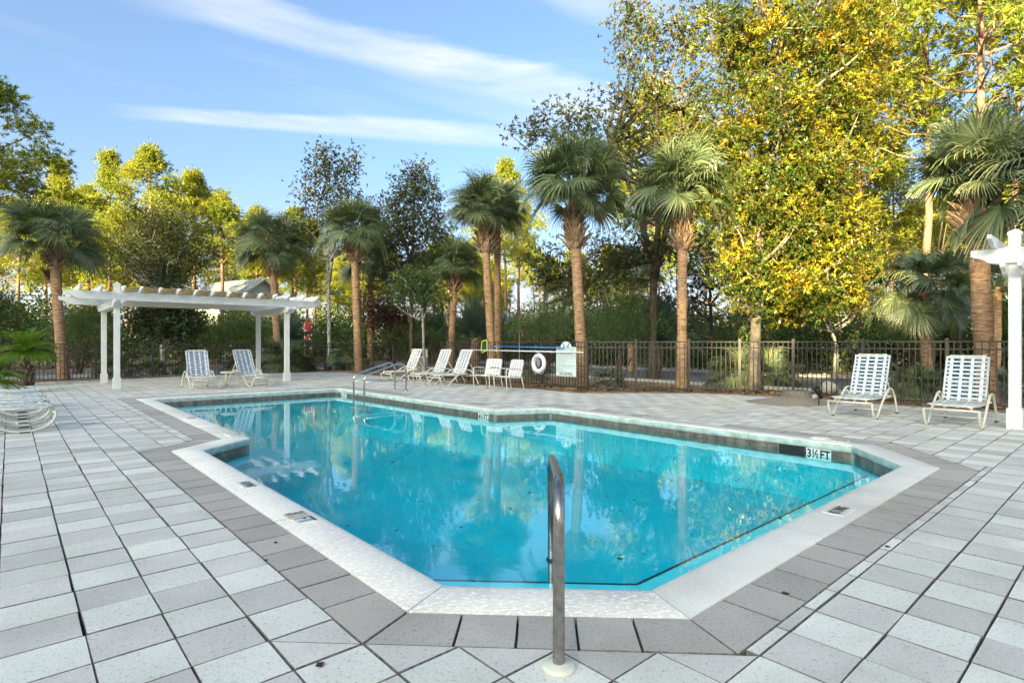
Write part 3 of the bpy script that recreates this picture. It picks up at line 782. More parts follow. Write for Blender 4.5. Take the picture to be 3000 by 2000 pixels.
# ------------------------------------------------------------------ fences
PICK = {}
def pick_mesh(h):
    if h not in PICK:
        mb = MB(); mb.box((0, 0, h / 2), (.018, .018, h)); PICK[h] = mb.mesh('picket', M['fence'])
    return PICK[h]
mbp = MB(); mbp.box((0, 0, .69), (.064, .064, 1.40)); mbp.box((0, 0, 1.398), (.078, .078, .02)); mbp.box((0, 0, 1.415), (.05, .05, .014)); post_me = mbp.mesh('post', M['fence'])
def fence(pts, label, z=0, first_post=True):
    f = empty('fence', (pts[0][0], pts[0][1], z), 0, label, 'fence', 'bronze picket fence runs round the pool')
    o = Vector(pts[0])
    for i, p in enumerate(pts):
        if i or first_post:
            d = (Vector(pts[min(i + 1, len(pts) - 1)]) - Vector(pts[max(i - 1, 0)]))
            link('post', post_me, f, loc=(p[0] - o.x, p[1] - o.y, 0), rot=(0, 0, math.atan2(d.y, d.x)))
    for a, b in zip(pts, pts[1:]):
        a = Vector(a) - o; b = Vector(b) - o; L = (b - a).length; e = (b - a) / L; ang = math.atan2(e.y, e.x)
        for zz, hh in ((1.345, .032), (1.19, .030), (.085, .030)):
            mb = MB(); mb.bar((a.x + e.x * .034, a.y + e.y * .034, zz), (b.x - e.x * .034, b.y - e.y * .034, zz), .028, hh); mb.build('rail', M['fence'], f)
        k = max(1, round(L / .113))
        for q in range(1, k):
            p = a + e * L * q / k; link('picket', pick_mesh(1.32), f, loc=(p.x, p.y, .025), rot=(0, 0, ang))
    return f
runR = [(7.05, 14.19), (7.98, 12.86), (9.03, 11.75), (10.1, 10.6), (11.15, 9.45), (12.2, 8.3), (13.2, 7.2)]
fence(runR, 'bronze picket fence run behind the two right-hand chaise longues', first_post=False)
runM = [(2.09, 15.72), (3.37, 15.39), (4.74, 15.18), (6.01, 14.95), (7.05, 14.19)]
fence(runM, 'bronze picket fence run between the rules sign and the stump')
runC = [(2.09, 15.72), (.91, 17.16), (-.30, 18.4), (-1.5, 19.6), (-2.6, 21.0)]
fence(runC[::-1], 'bronze picket fence run that carries the life ring and rules sign', first_post=True)
bk = [(-2.6 + (-4.05 + 2.6) * t / 6, 21 + 11.6 * t / 6) for t in range(7)]
fence(bk, 'fence run going back past the litter bin, seen nearly end on', -.02, first_post=False)
f0, f1 = Vector((-4.05, 32.6)), Vector((-16.4, 19.3)); Ltot = (f1 - f0).length; k = 10
runF = [tuple(f0 + (f1 - f0) * t / k) for t in range(k + 3)]
fence(runF, 'far bronze picket fence run behind the pergola and palm planting', -.07, first_post=False)
# mounting board strips on the near run are the sign, ring and poles below
def on_run(px, pts=runC):
    t = (px - 1500) / 1659
    for a, b in zip(pts, pts[1:]):
        a, b = Vector(a), Vector(b); fa, fb = a.x - t * a.y, b.x - t * b.y
        if fa * fb <= 0: return a + (b - a) * fa / (fa - fb)
fe = (Vector(runC[0]) - Vector(runC[1])).normalized(); fn = Vector((fe.y, -fe.x))     # fn: towards the deck
fang = math.atan2(fe.y, fe.x)
# rules sign
sc_ = on_run(1661.5) + fn * .045
sign = empty('rules_sign', (sc_.x, sc_.y, 0), fang, 'pale green pool rules board with arched top fixed to the fence', 'sign')
mb = MB(); pts = [(-.40, .36), (.40, .36), (.40, 1.20)] + [(.22 * math.cos(a), 1.20 + .155 * math.sin(a)) for a in np.linspace(0, math.pi, 15)] + [(-.40, 1.20)]
front = [(x, -.006, z) for x, z in pts]; back = [(x, .006, z) for x, z in pts]; n_ = len(pts)
mb.add(front + back, [tuple(range(n_)), tuple(range(n_, 2 * n_))[::-1]] + [(i, (i + 1) % n_ + 0, (i + 1) % n_ + n_, i + n_)[::-1] for i in range(n_)])
mb.build('board', M['sign'], sign)
def sign_text(s, z, size, sx, mat='letter', x=0, align='CENTER', bold=.0):
    link('lettering', text_mesh(s, size, M[mat], sx=sx, align=align, bold=bold), sign, loc=(x, -.0085, z), rot=(R(90), 0, 0))
sign_text('GROVE BY THE SEA', 1.135, .062, 1.25, 'letter_grey')
sign_text('POOL RULES', 1.045, .105, 1.0, 'letter', bold=.001)
sign_text('POOL HOURS: DAWN TO DUSK', .985, .030, 1.1, 'teal')
small = ['NO FOOD OR BEVERAGE IN POOL OR ON POOL WET DECK', 'COMMERCIALLY BOTTLED WATER IN PLASTIC ALLOWED', 'NO GLASS OR ANIMALS ALLOWED IN POOL AREA FENCE', 'CHILDREN MUST BE ACCOMPANIED BY AN ADULT', 'BATHING LOAD: 21 PERSONS', 'SHOWER BEFORE ENTERING THE POOL AT ALL TIMES', 'NO DIAPERS IN THE POOL', 'NO LIFEGUARD ON DUTY']
for q, s_ in enumerate(small): sign_text(s_, .94 - q * .032, .026, 1.12, 'letter_grey', -.37, 'LEFT')
sign_text('POOL MAXIMUM DEPTH: 6 FEET', .665, .050, .98, 'letter')
small = ['DO NOT SWALLOW THE POOL WATER. DO NOT SWIM ILL', 'POOL FOR USE OF RESIDENTS AND GUESTS ONLY', 'NO ROUGH PLAY', 'SWIM AT YOUR OWN RISK', 'NO BALLS OR RAFTS', 'DO NOT REMOVE FURNITURE OR EQUIPMENT']
for q, s_ in enumerate(small): sign_text(s_, .62 - q * .03, .025, 1.12, 'letter_grey', -.37, 'LEFT')
sign_text('NO DIVING', .43, .105, .95, 'letter', bold=.002)
mb = MB(); mb.box((0, -.0078, .385), (.72, .002, .006)); mb.box((0, -.0078, 1.18), (.70, .002, .005)); mb.build('rule_line', M['letter_grey'], sign)
mb = MB()
for a, b, c in (((-.14, 1.19), (-.02, 1.21), (-.07, 1.25)), ((.02, 1.19), (.15, 1.19), (.08, 1.235)), ((-.17, 1.29), (-.08, 1.25), (-.09, 1.31)), ((.08, 1.27), (.14, 1.29), (.12, 1.33)), ((.05, 1.23), (.15, 1.25), (.10, 1.27))):
    mb.add([(a[0], -.0085, a[1]), (b[0], -.0085, b[1]), (c[0], -.0085, c[1])], [(0, 1, 2)])
mb.build('emblem_leaf', M['teal'], sign)
mb = MB(); nn_ = 14; mb.add([(.055 * math.cos(2 * math.pi * q / nn_) * (1 + .25 * (q % 2)), -.0090, 1.275 + .035 * math.sin(2 * math.pi * q / nn_) * (1 + .25 * (q % 2))) for q in range(nn_)], [tuple(range(nn_))]); mb.build('emblem_flower', M['blossom'], sign)
# life ring with rope on its hook
rc = on_run(1586) + fn * .10
ringo = empty('life_ring', (rc.x, rc.y, 0), fang, 'white ring buoy hung on the fence left of the rules board', 'life ring')
mb = MB(); mb.tube([(.235 * math.cos(a), 0, .70 + .235 * math.sin(a)) for a in np.linspace(0, 2 * math.pi, 33)[:-1]], .068, 12, closed=True); mb.build('ring', M['ring'], ringo)
mb = MB(); mb.tube([(.31 * math.cos(a), -.02, .68 + (.31 + .03 * math.sin(5 * a)) * math.sin(a)) for a in np.linspace(0, 2 * math.pi, 41)[:-1]], .008, 5, closed=True)
for q in range(3): mb.tube([(-.04 + q * .04, -.05, .98), (-.09 + q * .03, -.06, .85), (-.12 + .1 * q, -.05, .66), (.0 + q * .03, -.06, .52 + .04 * q), (.08, -.05, .72), (.02, -.06, .96)], .006, 5)
mb.build('rope', M['rope'], ringo)
mb = MB(); mb.lathe([(.001, -.04), (.025, -.035), (.035, 0), (.025, .035), (.001, .04)], 10, (.05, -.075, .68)); mb.build('float', M['float_blue'], ringo)
# poles on hooks
def rail_pt(px, z, off): p = on_run(px) + fn * off; return (p.x, p.y, z)
a_, b_ = rail_pt(1436, 1.205, .13), rail_pt(1662, 1.175, .13)
pole = empty('skimmer_net', a_, 0, 'long blue pole with lime-rimmed leaf net lying on fence hooks', 'pool net')
A0 = Vector(a_); B0 = Vector(b_)
mb = MB(); mb.tube([(0, 0, 0), tuple(B0 - A0)], .016, 10); mb.build('pole', M['blue_pole'], pole)
ed = (B0 - A0).normalized()
hd = [(-.02, -.17), (-.24, -.20), (-.30, -.12), (-.26, .16), (-.20, .20), (-.04, .17), (.0, .10), (.0, -.1)]
rim = [tuple(ed * s_ + Vector((0, -.01, z_ + (.03 if s_ > -.1 else -.02)))) for s_, z_ in hd]
mb = MB(); mb.tube(rim, .022, 8, closed=True); mb.build('rim', M['lime'], pole)
mb = MB(); cen = ed * -.15 + Vector((0, .07, -.08)); mb.add(rim + [tuple(cen)], [(q, (q + 1) % 8, 8) for q in range(8)]); mb.build('net', M['net'], pole)
mb = MB(); mb.tube([tuple(ed * .0), tuple(ed * -.06)], .022, 8); mb.build('clip', M['black'], pole)
a_, b_ = rail_pt(1390, 1.075, .12), rail_pt(1718, 1.055, .12)
wp = empty('white_pole', a_, 0, 'long white pole on hooks below the blue one', 'pole')
mb = MB(); mb.tube([(0, 0, 0), tuple(Vector(b_) - Vector(a_))], .018, 10); mb.build('tube', M['strap_white'], wp)
for px, z_, lb_ in ((1464, 1.17, 'white hook under the blue pole near the leaf net'), (1582, 1.17, 'white hook under the blue pole above the life ring'),
                   (1464, 1.03, 'white hook under the white pole near the leaf net'), (1582, 1.03, 'white hook under the white pole above the life ring')):
    p = on_run(px); mb = MB()
    mb.tube([(0, 0, .02), (fn.x * .15, fn.y * .15, 0), (fn.x * .165, fn.y * .165, .06)], .010, 6)
    props(mb.build('hook', M['strap_white'], loc=(p.x, p.y, z_)), lb_, 'hook', 'hooks holding the pool poles')

# ------------------------------------------------------------------ pergolas
def beam_mesh(L, w, h, name, over=.42):
    """beam along x from 0..L with scalloped lower corners at both ends; built centred in y, bottom at 0"""
    def end(s_):
        return [(0, h), (0, h * .62), (.03, h * .52), (.10, h * .46), (.16, h * .30), (.20, h * .14), (.28, h * .04), (.36, 0)]
    e = end(0); pts = [(x, z) for x, z in e] + [(L - x, z) for x, z in e[::-1]]
    n_ = len(pts); fr_ = [(x, -w / 2, z) for x, z in pts]; bk_ = [(x, w / 2, z) for x, z in pts]
    mb = MB(); mb.add(fr_ + bk_, [tuple(range(n_)), tuple(range(n_, 2 * n_))[::-1]] + [(i, i + n_, (i + 1) % n_ + n_, (i + 1) % n_) for i in range(n_)])
    return mb.mesh(name, M['white_paint'])
def pergola(u0, v0, Lx, Ly, ax, label, over_x=1.17, over_y=.55, nr_=15, canvas=True, loc=None):
    """long side along local x; origin at the near-left post"""
    x, y = UV(u0, v0); g = empty('pergola', (x, y, 0), ax, label, 'pergola')
    for px_, py_ in ((0, 0), (Lx, 0), (0, Ly), (Lx, Ly)):
        mb = MB(); mb.box((0, 0, 1.49), (.142, .142, 2.98)); mb.build('post', M['white_paint'], g, loc=(px_, py_, 0))
        p = g.children[-1]
        mb = MB(); mb.box((0, 0, .15), (.19, .19, .30)); mb.box((0, 0, .305), (.165, .165, .03)); mb.build('plinth', M['white_paint'], p)
        mb = MB(); mb.box((0, 0, 3.0), (.165, .165, .05)); mb.add([(-.08, -.08, 3.025), (.08, -.08, 3.025), (.08, .08, 3.025), (-.08, .08, 3.025), (0, 0, 3.08)], [(0, 1, 4), (1, 2, 4), (2, 3, 4), (3, 0, 4)]); mb.build('cap', M['white_paint'], p)
    bm_ = beam_mesh(Lx + 2 * over_x, .055, .235, 'beam')
    for yy in (-.100, Ly - .100, .100, Ly + .100):
        link('beam', bm_, g, loc=(-over_x, yy, 2.545))
    cm_ = beam_mesh(Ly + 2 * over_y, .055, .20, 'cross_beam')
    for xx in (-.100, .100, Lx - .100, Lx + .100):
        link('cross_beam', cm_, g, loc=(xx, -over_y, 2.343), rot=(0, 0, R(90)))
    rme = beam_mesh(Ly + 2 * .62, .05, .155, 'rafter'); 
    for q in range(nr_):
        xx = -over_x + .30 + (Lx + 2 * over_x - .6) * q / (nr_ - 1)
        for px_ in (0, Lx):
            if abs(xx - px_) < .125: xx = px_ + math.copysign(.128, xx - px_)
        link('rafter', rme, g, loc=(xx, -.62, 2.783), rot=(0, 0, R(90)))
    if canvas:
        mb = MB(); x0, x1 = .28, Lx - .35
        k = 40; vs_ = []; 
        for q in range(k + 1):
            xx = x0 + (x1 - x0) * q / k; zz = 2.86 + .018 * math.sin(q * math.pi * 2 / 3.2)
            vs_ += [(xx, -.32, zz), (xx, Ly + .2, zz)]
        mb.add(vs_, [(2 * q, 2 * q + 2, 2 * q + 3, 2 * q + 1) for q in range(k)], True); o = mb.build('shade_cloth', M['canvas'], g); o.location = (0, 0, .082)
        mod = o.modifiers.new('t', 'SOLIDIFY'); mod.thickness = .004
    return g
pergola(2.32, 19.8, 4.85, 3.0, A_U, 'white timber pergola with tan canvas roof beyond the far end of the pool')
pergola(11.6, 1.38, 4.85, 3.0, A_V + math.pi, 'white timber pergola cut by the right picture edge', over_x=.52, over_y=.42, nr_=11, canvas=False)

# ------------------------------------------------------------------ pool furniture
def smooth_path(pts, k=5, closed=False):
    """Catmull-Rom through pts"""
    P = [Vector(p) for p in pts]; n_ = len(P); o = []
    for i in range(n_ if closed else n_ - 1):
        p0 = P[i - 1] if (i or closed) else P[0] * 2 - P[1]; p1 = P[i]; p2 = P[(i + 1) % n_]; p3 = P[(i + 2) % n_] if (i + 2 < n_ or closed) else P[-1] * 2 - P[-2]
        for q in range(k):
            t = q / k; o.append(.5 * ((2 * p1) + (p2 - p0) * t + (2 * p0 - 5 * p1 + 4 * p2 - p3) * t * t + (3 * p1 - p0 - 3 * p2 + p3) * t ** 3))
    if not closed: o.append(P[-1])
    return o
def strap_cross(width, phase, mat, w=.042, name='strap', nl=4, r=.016):
    """ribbon across between two rails (local y), wraps round the rails, weaves over nl long straps"""
    hw = width / 2; pts = [(0, -hw - r, -.008), (0, -hw - r * .6, r)]
    for q in range(nl):
        y_ = -hw + width * (q + .5) / nl
        s_ = 1 if (q + phase) % 2 else -1
        pts.append((0, y_, -.003 + s_ * .005 - .006))
    pts += [(0, hw + r * .6, r), (0, hw + r, -.008)]
    mb = MB(); mb.ribbon(pts, (1, 0, 0), w, .0035)
    return mb.mesh(name, mat)
def make_chaise(label, blue=True, flat=False, wdt=.60):
    mats_c = M['strap_blue'] if blue else M['strap_white']
    g = empty('chaise_longue', (0, 0, 0), 0, label, 'chaise longue')
    hw = wdt / 2
    # side legs: swept tube with a bow foot in front and a hump behind
    if flat: lp_ = [(-.02, .30), (-.01, .20), (.10, .075), (.33, .022), (.56, .07), (.86, .26), (1.05, .34), (1.25, .28), (1.40, .022)]
    else: lp_ = [(0, .285), (.03, .17), (.13, .035), (.22, .022), (.31, .06), (.52, .24), (.80, .43), (.98, .49), (1.14, .46), (1.27, .34), (1.38, .16), (1.44, .022)]
    for sy in (-1, 1):
        mb = MB(); mb.tube(smooth_path([(x_, sy * (hw + .045), z_) for x_, z_ in lp_], 4), .018, 8); mb.build('leg_frame', M['frame'], g)
        fr_x = lp_[3][0]
        for fx in (fr_x, lp_[-1][0]):
            mb = MB(); mb.box((fx, sy * (hw + .045), .012), (.05 if not flat else .12, .045, .022)); mb.build('glide', M['glide'], g)
    mb = MB(); mb.tube([(0, -hw - .045, .285), (0, hw + .045, .285)], .018, 8); mb.tube([(1.0, -hw - .045, .30 if flat else .36), (1.0, hw + .045, .30 if flat else .36)], .014, 8)
    mb.tube([(.42, -hw - .045, .15), (.42, hw + .045, .15)], .012, 8); mb.build('crossbar', M['frame'], g)
    zs = .36 if not flat else .37
    L_s = .95
    def seat_z(x_): return zs + .02 * math.sin(math.pi * min(1, x_ / L_s)) * -1 - (.03 if x_ < .1 else 0) * (1 - x_ / .1)
    sf = [(.06, y_) for y_ in (-hw, hw)]
    loop = [(L_s, -hw, zs), (.3, -hw, seat_z(.3)), (.10, -hw, zs - .005), (.045, -hw + .04, zs - .012), (.045, hw - .04, zs - .012), (.10, hw, zs - .005), (.3, hw, seat_z(.3)), (L_s, hw, zs)]
    mb = MB(); mb.tube(loop, .015, 8); 
    for sy in (-1, 1): mb.tube([(.06, sy * (hw - .06), zs - .01), (.04, sy * (hw - .05), .29)], .013, 6)
    for sy in (-1, 1): mb.tube([(.93, sy * hw, zs), (.93, sy * (hw + .045), zs + (.09 if not flat else -.04))], .012, 6)
    mb.build('seat_frame', M['frame'], g)
    ba = R(66) if not flat else R(0); Lb = .80; bx, bz = L_s - .02, zs + .005
    ca, sa = math.cos(ba), math.sin(ba)
    def B(s_, y_, off=0): return (bx + ca * s_ - sa * off, y_, bz + sa * s_ + ca * off)
    mb = MB(); mb.tube([B(0, -hw + .02), B(.4, -hw + .02), B(Lb - .05, -hw + .02), B(Lb, -hw + .07), B(Lb, hw - .07), B(Lb - .05, hw - .02), B(.4, hw - .02), B(0, hw - .02)], .015, 8); mb.build('back_frame', M['frame'], g)
    if not flat:
        for sy in (-1, 1):
            mb = MB(); mb.tube([B(.42, sy * (hw - .05)), (bx + .52, sy * (hw - .05), .32)], .011, 6); mb.build('back_strut', M['frame'], g)
        mb = MB(); mb.tube([(bx + .1, -hw + .05, .30), (bx + .56, -hw + .05, .31), (bx + .60, -hw + .08, .31), (bx + .60, hw - .08, .31), (bx + .56, hw - .05, .31), (bx + .1, hw - .05, .30)], .012, 6); mb.build('rear_brace', M['frame'], g)
    sw = wdt
    cs = [strap_cross(sw, p_, mats_c, .040 if not flat else .060) for p_ in (0, 1)]; csb = [strap_cross(sw - .04, p_, mats_c, .037) for p_ in (0, 1)]
    nc = 12 if not flat else 9
    for q in range(nc):
        x_ = .10 + q * (L_s - .16) / (nc - 1); link('strap', cs[q % 2], g, loc=(x_, 0, seat_z(x_)))
    nb = 11
    for q in range(nb):
        s_ = .05 + q * (Lb - .08) / (nb - 1); link('strap', csb[q % 2], g, loc=B(s_, 0, .0), rot=(0, -ba, 0))
    # long straps, woven the opposite way
    for q in range(4):
        y_ = -hw + sw * (q + .5) / 4; pts = [(.045, 0, zs - .035), (.03, 0, zs - .008)]
        for c_ in range(nc):
            x_ = .10 + c_ * (L_s - .16) / (nc - 1); s2 = 1 if (q + c_) % 2 else -1; pts.append((x_, 0, seat_z(x_) - .008 - s2 * .005))
        pts.append((L_s - .02, 0, zs - .01))
        mb = MB(); mb.ribbon(pts, (0, 1, 0), .043, .003); mb.build('long_strap', M['strap_white'], g, loc=(0, y_, 0))
        y2 = -hw + .02 + (sw - .04) * (q + .5) / 4; pts = [(B(0, 0)[0], 0, B(0, 0)[2])]
        for c_ in range(nb):
            s_ = .05 + c_ * (Lb - .08) / (nb - 1); s2 = 1 if (q + c_) % 2 else -1; p_ = B(s_, 0, -.008 - s2 * .006); pts.append((p_[0], 0, p_[2]))
        for p_ in (B(Lb + .012, 0, .012), B(Lb + .02, 0, -.01)): pts.append((p_[0], 0, p_[2]))
        mb = MB(); mb.ribbon(pts, (0, 1, 0), .043, .003); mb.build('long_strap', M['strap_white'], g, loc=(0, y2, 0))
    return g
def place(o, x, y, rz, label=None, group=None):
    o.location = (x, y, o.location.z); o.rotation_euler = (0, 0, rz)
    if label: o['label'] = label
    if group: o['group'] = group
    return o
GR = 'strapped chaise longues round the pool'
cb = make_chaise('chaise', True); cw = make_chaise('chaise', False); cf = make_chaise('chaise', True, True)
place(cb, 5.88, 9.87, A_U, 'blue and white strapped chaise longue beside the stump, back raised', GR)
place(copy_tree(cb), 6.76, 8.73, A_U, 'blue and white strapped chaise longue next to the right-hand white post', GR)
place(copy_tree(cb), -8.53, 15.86, A_V, 'chaise longue left of the round table before the pergola', GR)
place(copy_tree(cb), -7.40, 16.95, A_V + R(14), 'chaise longue right of the round table before the pergola', GR)
m3 = Vector((-2.35, 16.95))
place(cw, m3.x, m3.y, A_U, 'white chaise longue nearest the two armchairs by the fence', GR)
p = m3 + D1 * 1.11; place(copy_tree(cw), p.x, p.y, A_U, 'middle one of three white chaise longues in front of the bin', GR)
p = m3 + D1 * 2.87; place(copy_tree(cw), p.x, p.y, A_U, 'white chaise longue behind the pool ladder, left of the small table', GR)
labs = ['nearest flat chaise longue of the row cut by the left picture edge', 'second nearest flat chaise longue of the row at the left edge', 'third flat chaise longue of the left-edge row, behind the second', 'farthest flat chaise longue of the left-edge row, beside the sago bed']
for q in range(4):
    x, y = UV(.50, 11.25 + q * 1.28); o = cf if q == 0 else copy_tree(cf)
    place(o, x, y, A_U + math.pi, labs[q], GR)
# armchairs
def make_chair(label):
    g = empty('armchair', (0, 0, 0), 0, label, 'armchair', 'white strapped armchairs by the fence'); hw = .27
    for sy in (-1, 1):
        y_ = sy * (hw + .02)
        mb = MB(); mb.tube([(.03, y_, .0), (.0, y_, .38), (.0, y_, .58), (.03, y_, .63), (.08, y_, .645), (.40, y_, .62), (.48, y_, .60)], .014, 8); mb.build('arm_frame', M['frame'], g)
        mb = MB(); mb.tube([(.60, y_, 0), (.50, y_, .40), (.50, y_, .42)], .014, 8); mb.build('leg', M['frame'], g)
    mb = MB(); mb.tube([(0, -hw, .42), (0, hw, .42), (.50, hw, .40), (.50, -hw, .40)], .013, 8, closed=True); mb.build('seat_frame', M['frame'], g)
    ba = R(76); ca, sa = math.cos(ba), math.sin(ba)
    def B(s_, y_, o_=0): return (.47 + ca * s_ - sa * o_, y_, .40 + sa * s_ + ca * o_)
    mb = MB(); mb.tube([B(0, -hw), B(.36, -hw), B(.45, -hw + .05), B(.47, -hw + .10), B(.47, hw - .10), B(.45, hw - .05), B(.36, hw), B(0, hw)], .013, 8); mb.build('back_frame', M['frame'], g)
    cs = [strap_cross(.54, p_, M['strap_white'], .038, nl=5) for p_ in (0, 1)]
    for q in range(8): link('strap', cs[q % 2], g, loc=(.04 + q * .06, 0, .42 - q * .0025))
    for q in range(8): link('strap', cs[q % 2], g, loc=B(.06 + q * .054, 0), rot=(0, -ba, 0))
    for q in range(5):
        y_ = -hw + .54 * (q + .5) / 5
        pts = [(-.01, 0, .41)] + [(.04 + c_ * .06, 0, .411 - c_ * .0025 - (1 if (q + c_) % 2 else -1) * .005) for c_ in range(8)]
        mb = MB(); mb.ribbon(pts, (0, 1, 0), .043, .003); mb.build('long_strap', M['strap_white'], g, loc=(0, y_, 0))
        pts = [(B(s_, 0, -.008 - (1 if (q + c_) % 2 else -1) * .006)[0], 0, B(s_, 0, -.008 - (1 if (q + c_) % 2 else -1) * .006)[2]) for c_, s_ in enumerate([.06 + c * .054 for c in range(8)])]
        pts = [(B(0, 0)[0], 0, B(0, 0)[2])] + pts + [(B(.49, 0, 0)[0], 0, B(.49, 0, 0)[2])]
        mb = MB(); mb.ribbon(pts, (0, 1, 0), .043, .003); mb.build('long_strap', M['strap_white'], g, loc=(0, y_, 0))
    return g
a1 = make_chair('white strapped armchair next to the last white chaise longue')
place(a1, -.85, 15.60, A_U - R(2) + R(12))
a2 = copy_tree(a1); place(a2, -.32, 14.98, A_U - R(6), 'white strapped armchair nearer the life ring and rules board')
# round side tables
def make_table(label):
    g = empty('side_table', (0, 0, 0), 0, label, 'side table', 'small round cream side tables'); r_ = .235
    mb = MB(); mb.lathe([(.001, .425), (r_, .425), (r_ + .008, .435), (r_ + .008, .455), (r_, .465), (.001, .465)], 28); mb.build('table_top', M['frame'], g)
    for q in range(3):
        a = q * 2 * math.pi / 3 + .4; mb = MB(); mb.tube([(r_ * .8 * math.cos(a), r_ * .8 * math.sin(a), .43), (r_ * .9 * math.cos(a), r_ * .9 * math.sin(a), .2), (r_ * math.cos(a), r_ * math.sin(a), 0)], .012, 8); mb.build('leg', M['frame'], g)
    return g
t1 = make_table('round cream side table between the chaise longues before the pergola'); place(t1, -8.40, 16.85, 0)
p = m3 + D1 * 1.95 + D2 * .45; t2 = copy_tree(t1); place(t2, p.x, p.y, .5, 'round cream side table between the white chaise longues behind the ladder')

# pool ladder
ladx, lady = UV(0, 0)
lad = empty('pool_ladder', (0, 0, 0), 0, 'stainless steel exit ladder on the far side of the pool', 'pool ladder')
def P3(u, v, z): x, y = UV(u, v); return (x, y, z)
lad.location = P3(7.5, 13.8, 0)
def L_(u, v, z): return tuple(Vector(P3(u, v, z)) - lad.location)
for vv in (13.52, 14.12):
    pth = [L_(8.12, vv, -.03), L_(8.12, vv, .30), L_(8.12, vv, .55), L_(8.09, vv, .68), L_(7.98, vv, .755), L_(7.85, vv, .75), L_(7.4, vv, .62), L_(7.02, vv, .50), L_(6.92, vv, .43), L_(6.885, vv, .32), L_(6.885, vv, 0), L_(6.885, vv, -.55), L_(6.93, vv, -.75), L_(7.0, vv, -.80)]
    mb = MB(); mb.tube(smooth_path(pth, 4), .0235, 12); mb.build('rail', M['steel'], lad)
    mb = MB(); mb.tube([L_(8.12, vv, .30), L_(6.885, vv, .30)], .016, 8); mb.build('brace', M['steel'], lad)
    mb = MB(); mb.lathe([(.06, 0), (.06, .012), (.028, .03)], 16, L_(8.12, vv, 0)); mb.build('flange', M['steel'], lad)
for zz in (-.40, -.65):
    mb = MB(); mb.bar(L_(6.885, 13.52, zz), L_(6.885, 14.12, zz), .09, .025); mb.build('tread', M['white_tile'], lad)
# grab rail in the foreground
hr = empty('grab_rail', (.19, 2.30, 0), 0, 'polished steel grab rail rising from the near deck into the pool', 'handrail')
mb = MB()
pth = [(0, 0, 0), (0, 0, .2), (0, 0, .4), (0, 0, .56), (.002, .02, .64), (.006, .07, .70), (.012, .15, .722), (.02, .26, .712), (.045, .80, .645), (.066, 1.30, .58), (.072, 1.44, .555), (.075, 1.53, .50), (.077, 1.565, .40), (.078, 1.575, .2), (.079, 1.58, -.1), (.08, 1.585, -.6)]
mb.tube(smooth_path(pth, 5), .0243, 20); mb.build('rail', M['steel_post'], hr)
mb = MB(); mb.lathe([(.064, 0), (.068, .003), (.068, .014), (.062, .020), (.030, .023), (.027, .026), (.0245, .026)], 32); mb.build('escutcheon', M['collar'], hr)
mb = MB(); mb.lathe([(.026, 0), (.034, .004), (.034, .018), (.026, .022)], 20, (.079, 1.58, WATER_Z - .005)); mb.build('clamp_ring', M['black'], hr)

# litter bin
bn = empty('litter_bin', (-4.35, 26.6, 0), R(25), 'beige concrete litter bin with hooded top by the fence corner', 'litter bin')
mb = MB(); mb.box((0, 0, .33), (.60, .60, .66)); mb.build('body', M['bin'], bn)
mb = MB(); mb.box((0, 0, .675), (.66, .66, .05)); mb.box((0, 0, 1.0), (.64, .64, .06))
for sx2 in (-1, 1):
    for sy2 in (-1, 1): mb.box((sx2 * .26, sy2 * .26, .83), (.10, .10, .28))
mb.build('hood', M['bin_top'], bn)
mb = MB(); mb.box((0, 0, .835), (.46, .46, .27)); mb.build('liner', M['black'], bn)

# street lamp, banners, posts beyond the fence
x, y, z = W(1160, 700, 34)
lm = empty('street_lamp', (x, y, -.06), 0, 'green gooseneck street lamp among the shrubs beyond the fence', 'street lamp')
mb = MB(); mb.tube(smooth_path([(-.35, 0, 0), (-.35, 0, 2.6), (-.33, 0, 3.1), (-.15, 0, 3.4), (.1, 0, 3.38), (.25, 0, 3.15), (.27, 0, 2.95)], 4), .04, 8); mb.build('pole', M['lampgreen'], lm)
mb = MB(); mb.lathe([(.04, 2.98), (.08, 2.90), (.30, 2.72), (.33, 2.66), (.0, 2.66)], 18, (.27, 0, 0)); mb.build('lamp_shade', M['lampgreen'], lm)
def banner(cx, cyt, cyb, Y, w, label):
    x, y, zt = W(cx, cyt, Y); zb = W(cx, cyb, Y)[2]
    g = empty('banner', (x, y, 0), 0, label, 'banner')
    mb = MB(); mb.tube([(0, 0, -.1), (0, 0, zt + .05)], .03, 6); mb.build('pole', M['white_paint'], g)
    mb = MB(); k = 8; vs_ = []
    for q in range(k + 1):
        t = q / k; z_ = zt + (zb - zt) * t; o_ = .05 * math.sin(t * 5); vs_ += [(.03, o_, z_ + .15 * (0 if q else 1)), (w * (1 - .5 * t * (t > .6)), -o_ - .03, z_)]
    mb.add(vs_, [(2 * q, 2 * q + 1, 2 * q + 3, 2 * q + 2) for q in range(k)], True); o = mb.build('cloth', M['red'], g); o.modifiers.new('t', 'SOLIDIFY').thickness = .01
    mb = MB(); zc = (zt + zb) / 2
    mb.add([(w * .5 + .12 * w * math.cos(a), -.075, zc + .16 * w * math.sin(a)) for a in np.linspace(0, 2 * math.pi, 12)[:-1]] + [], [tuple(range(11))]); mb.bar((w * .15, -.07, zc + .2), (w * .7, -.07, zc - .2), .02, .05); mb.build('emblem', M['flagwhite'], g)
banner(700, 742, 785, 36, .42, 'red cloth banner hanging on a pole behind the fan palm thicket')
banner(1193, 755, 775, 37, .35, 'small red banner half hidden by bushes right of the street lamp')

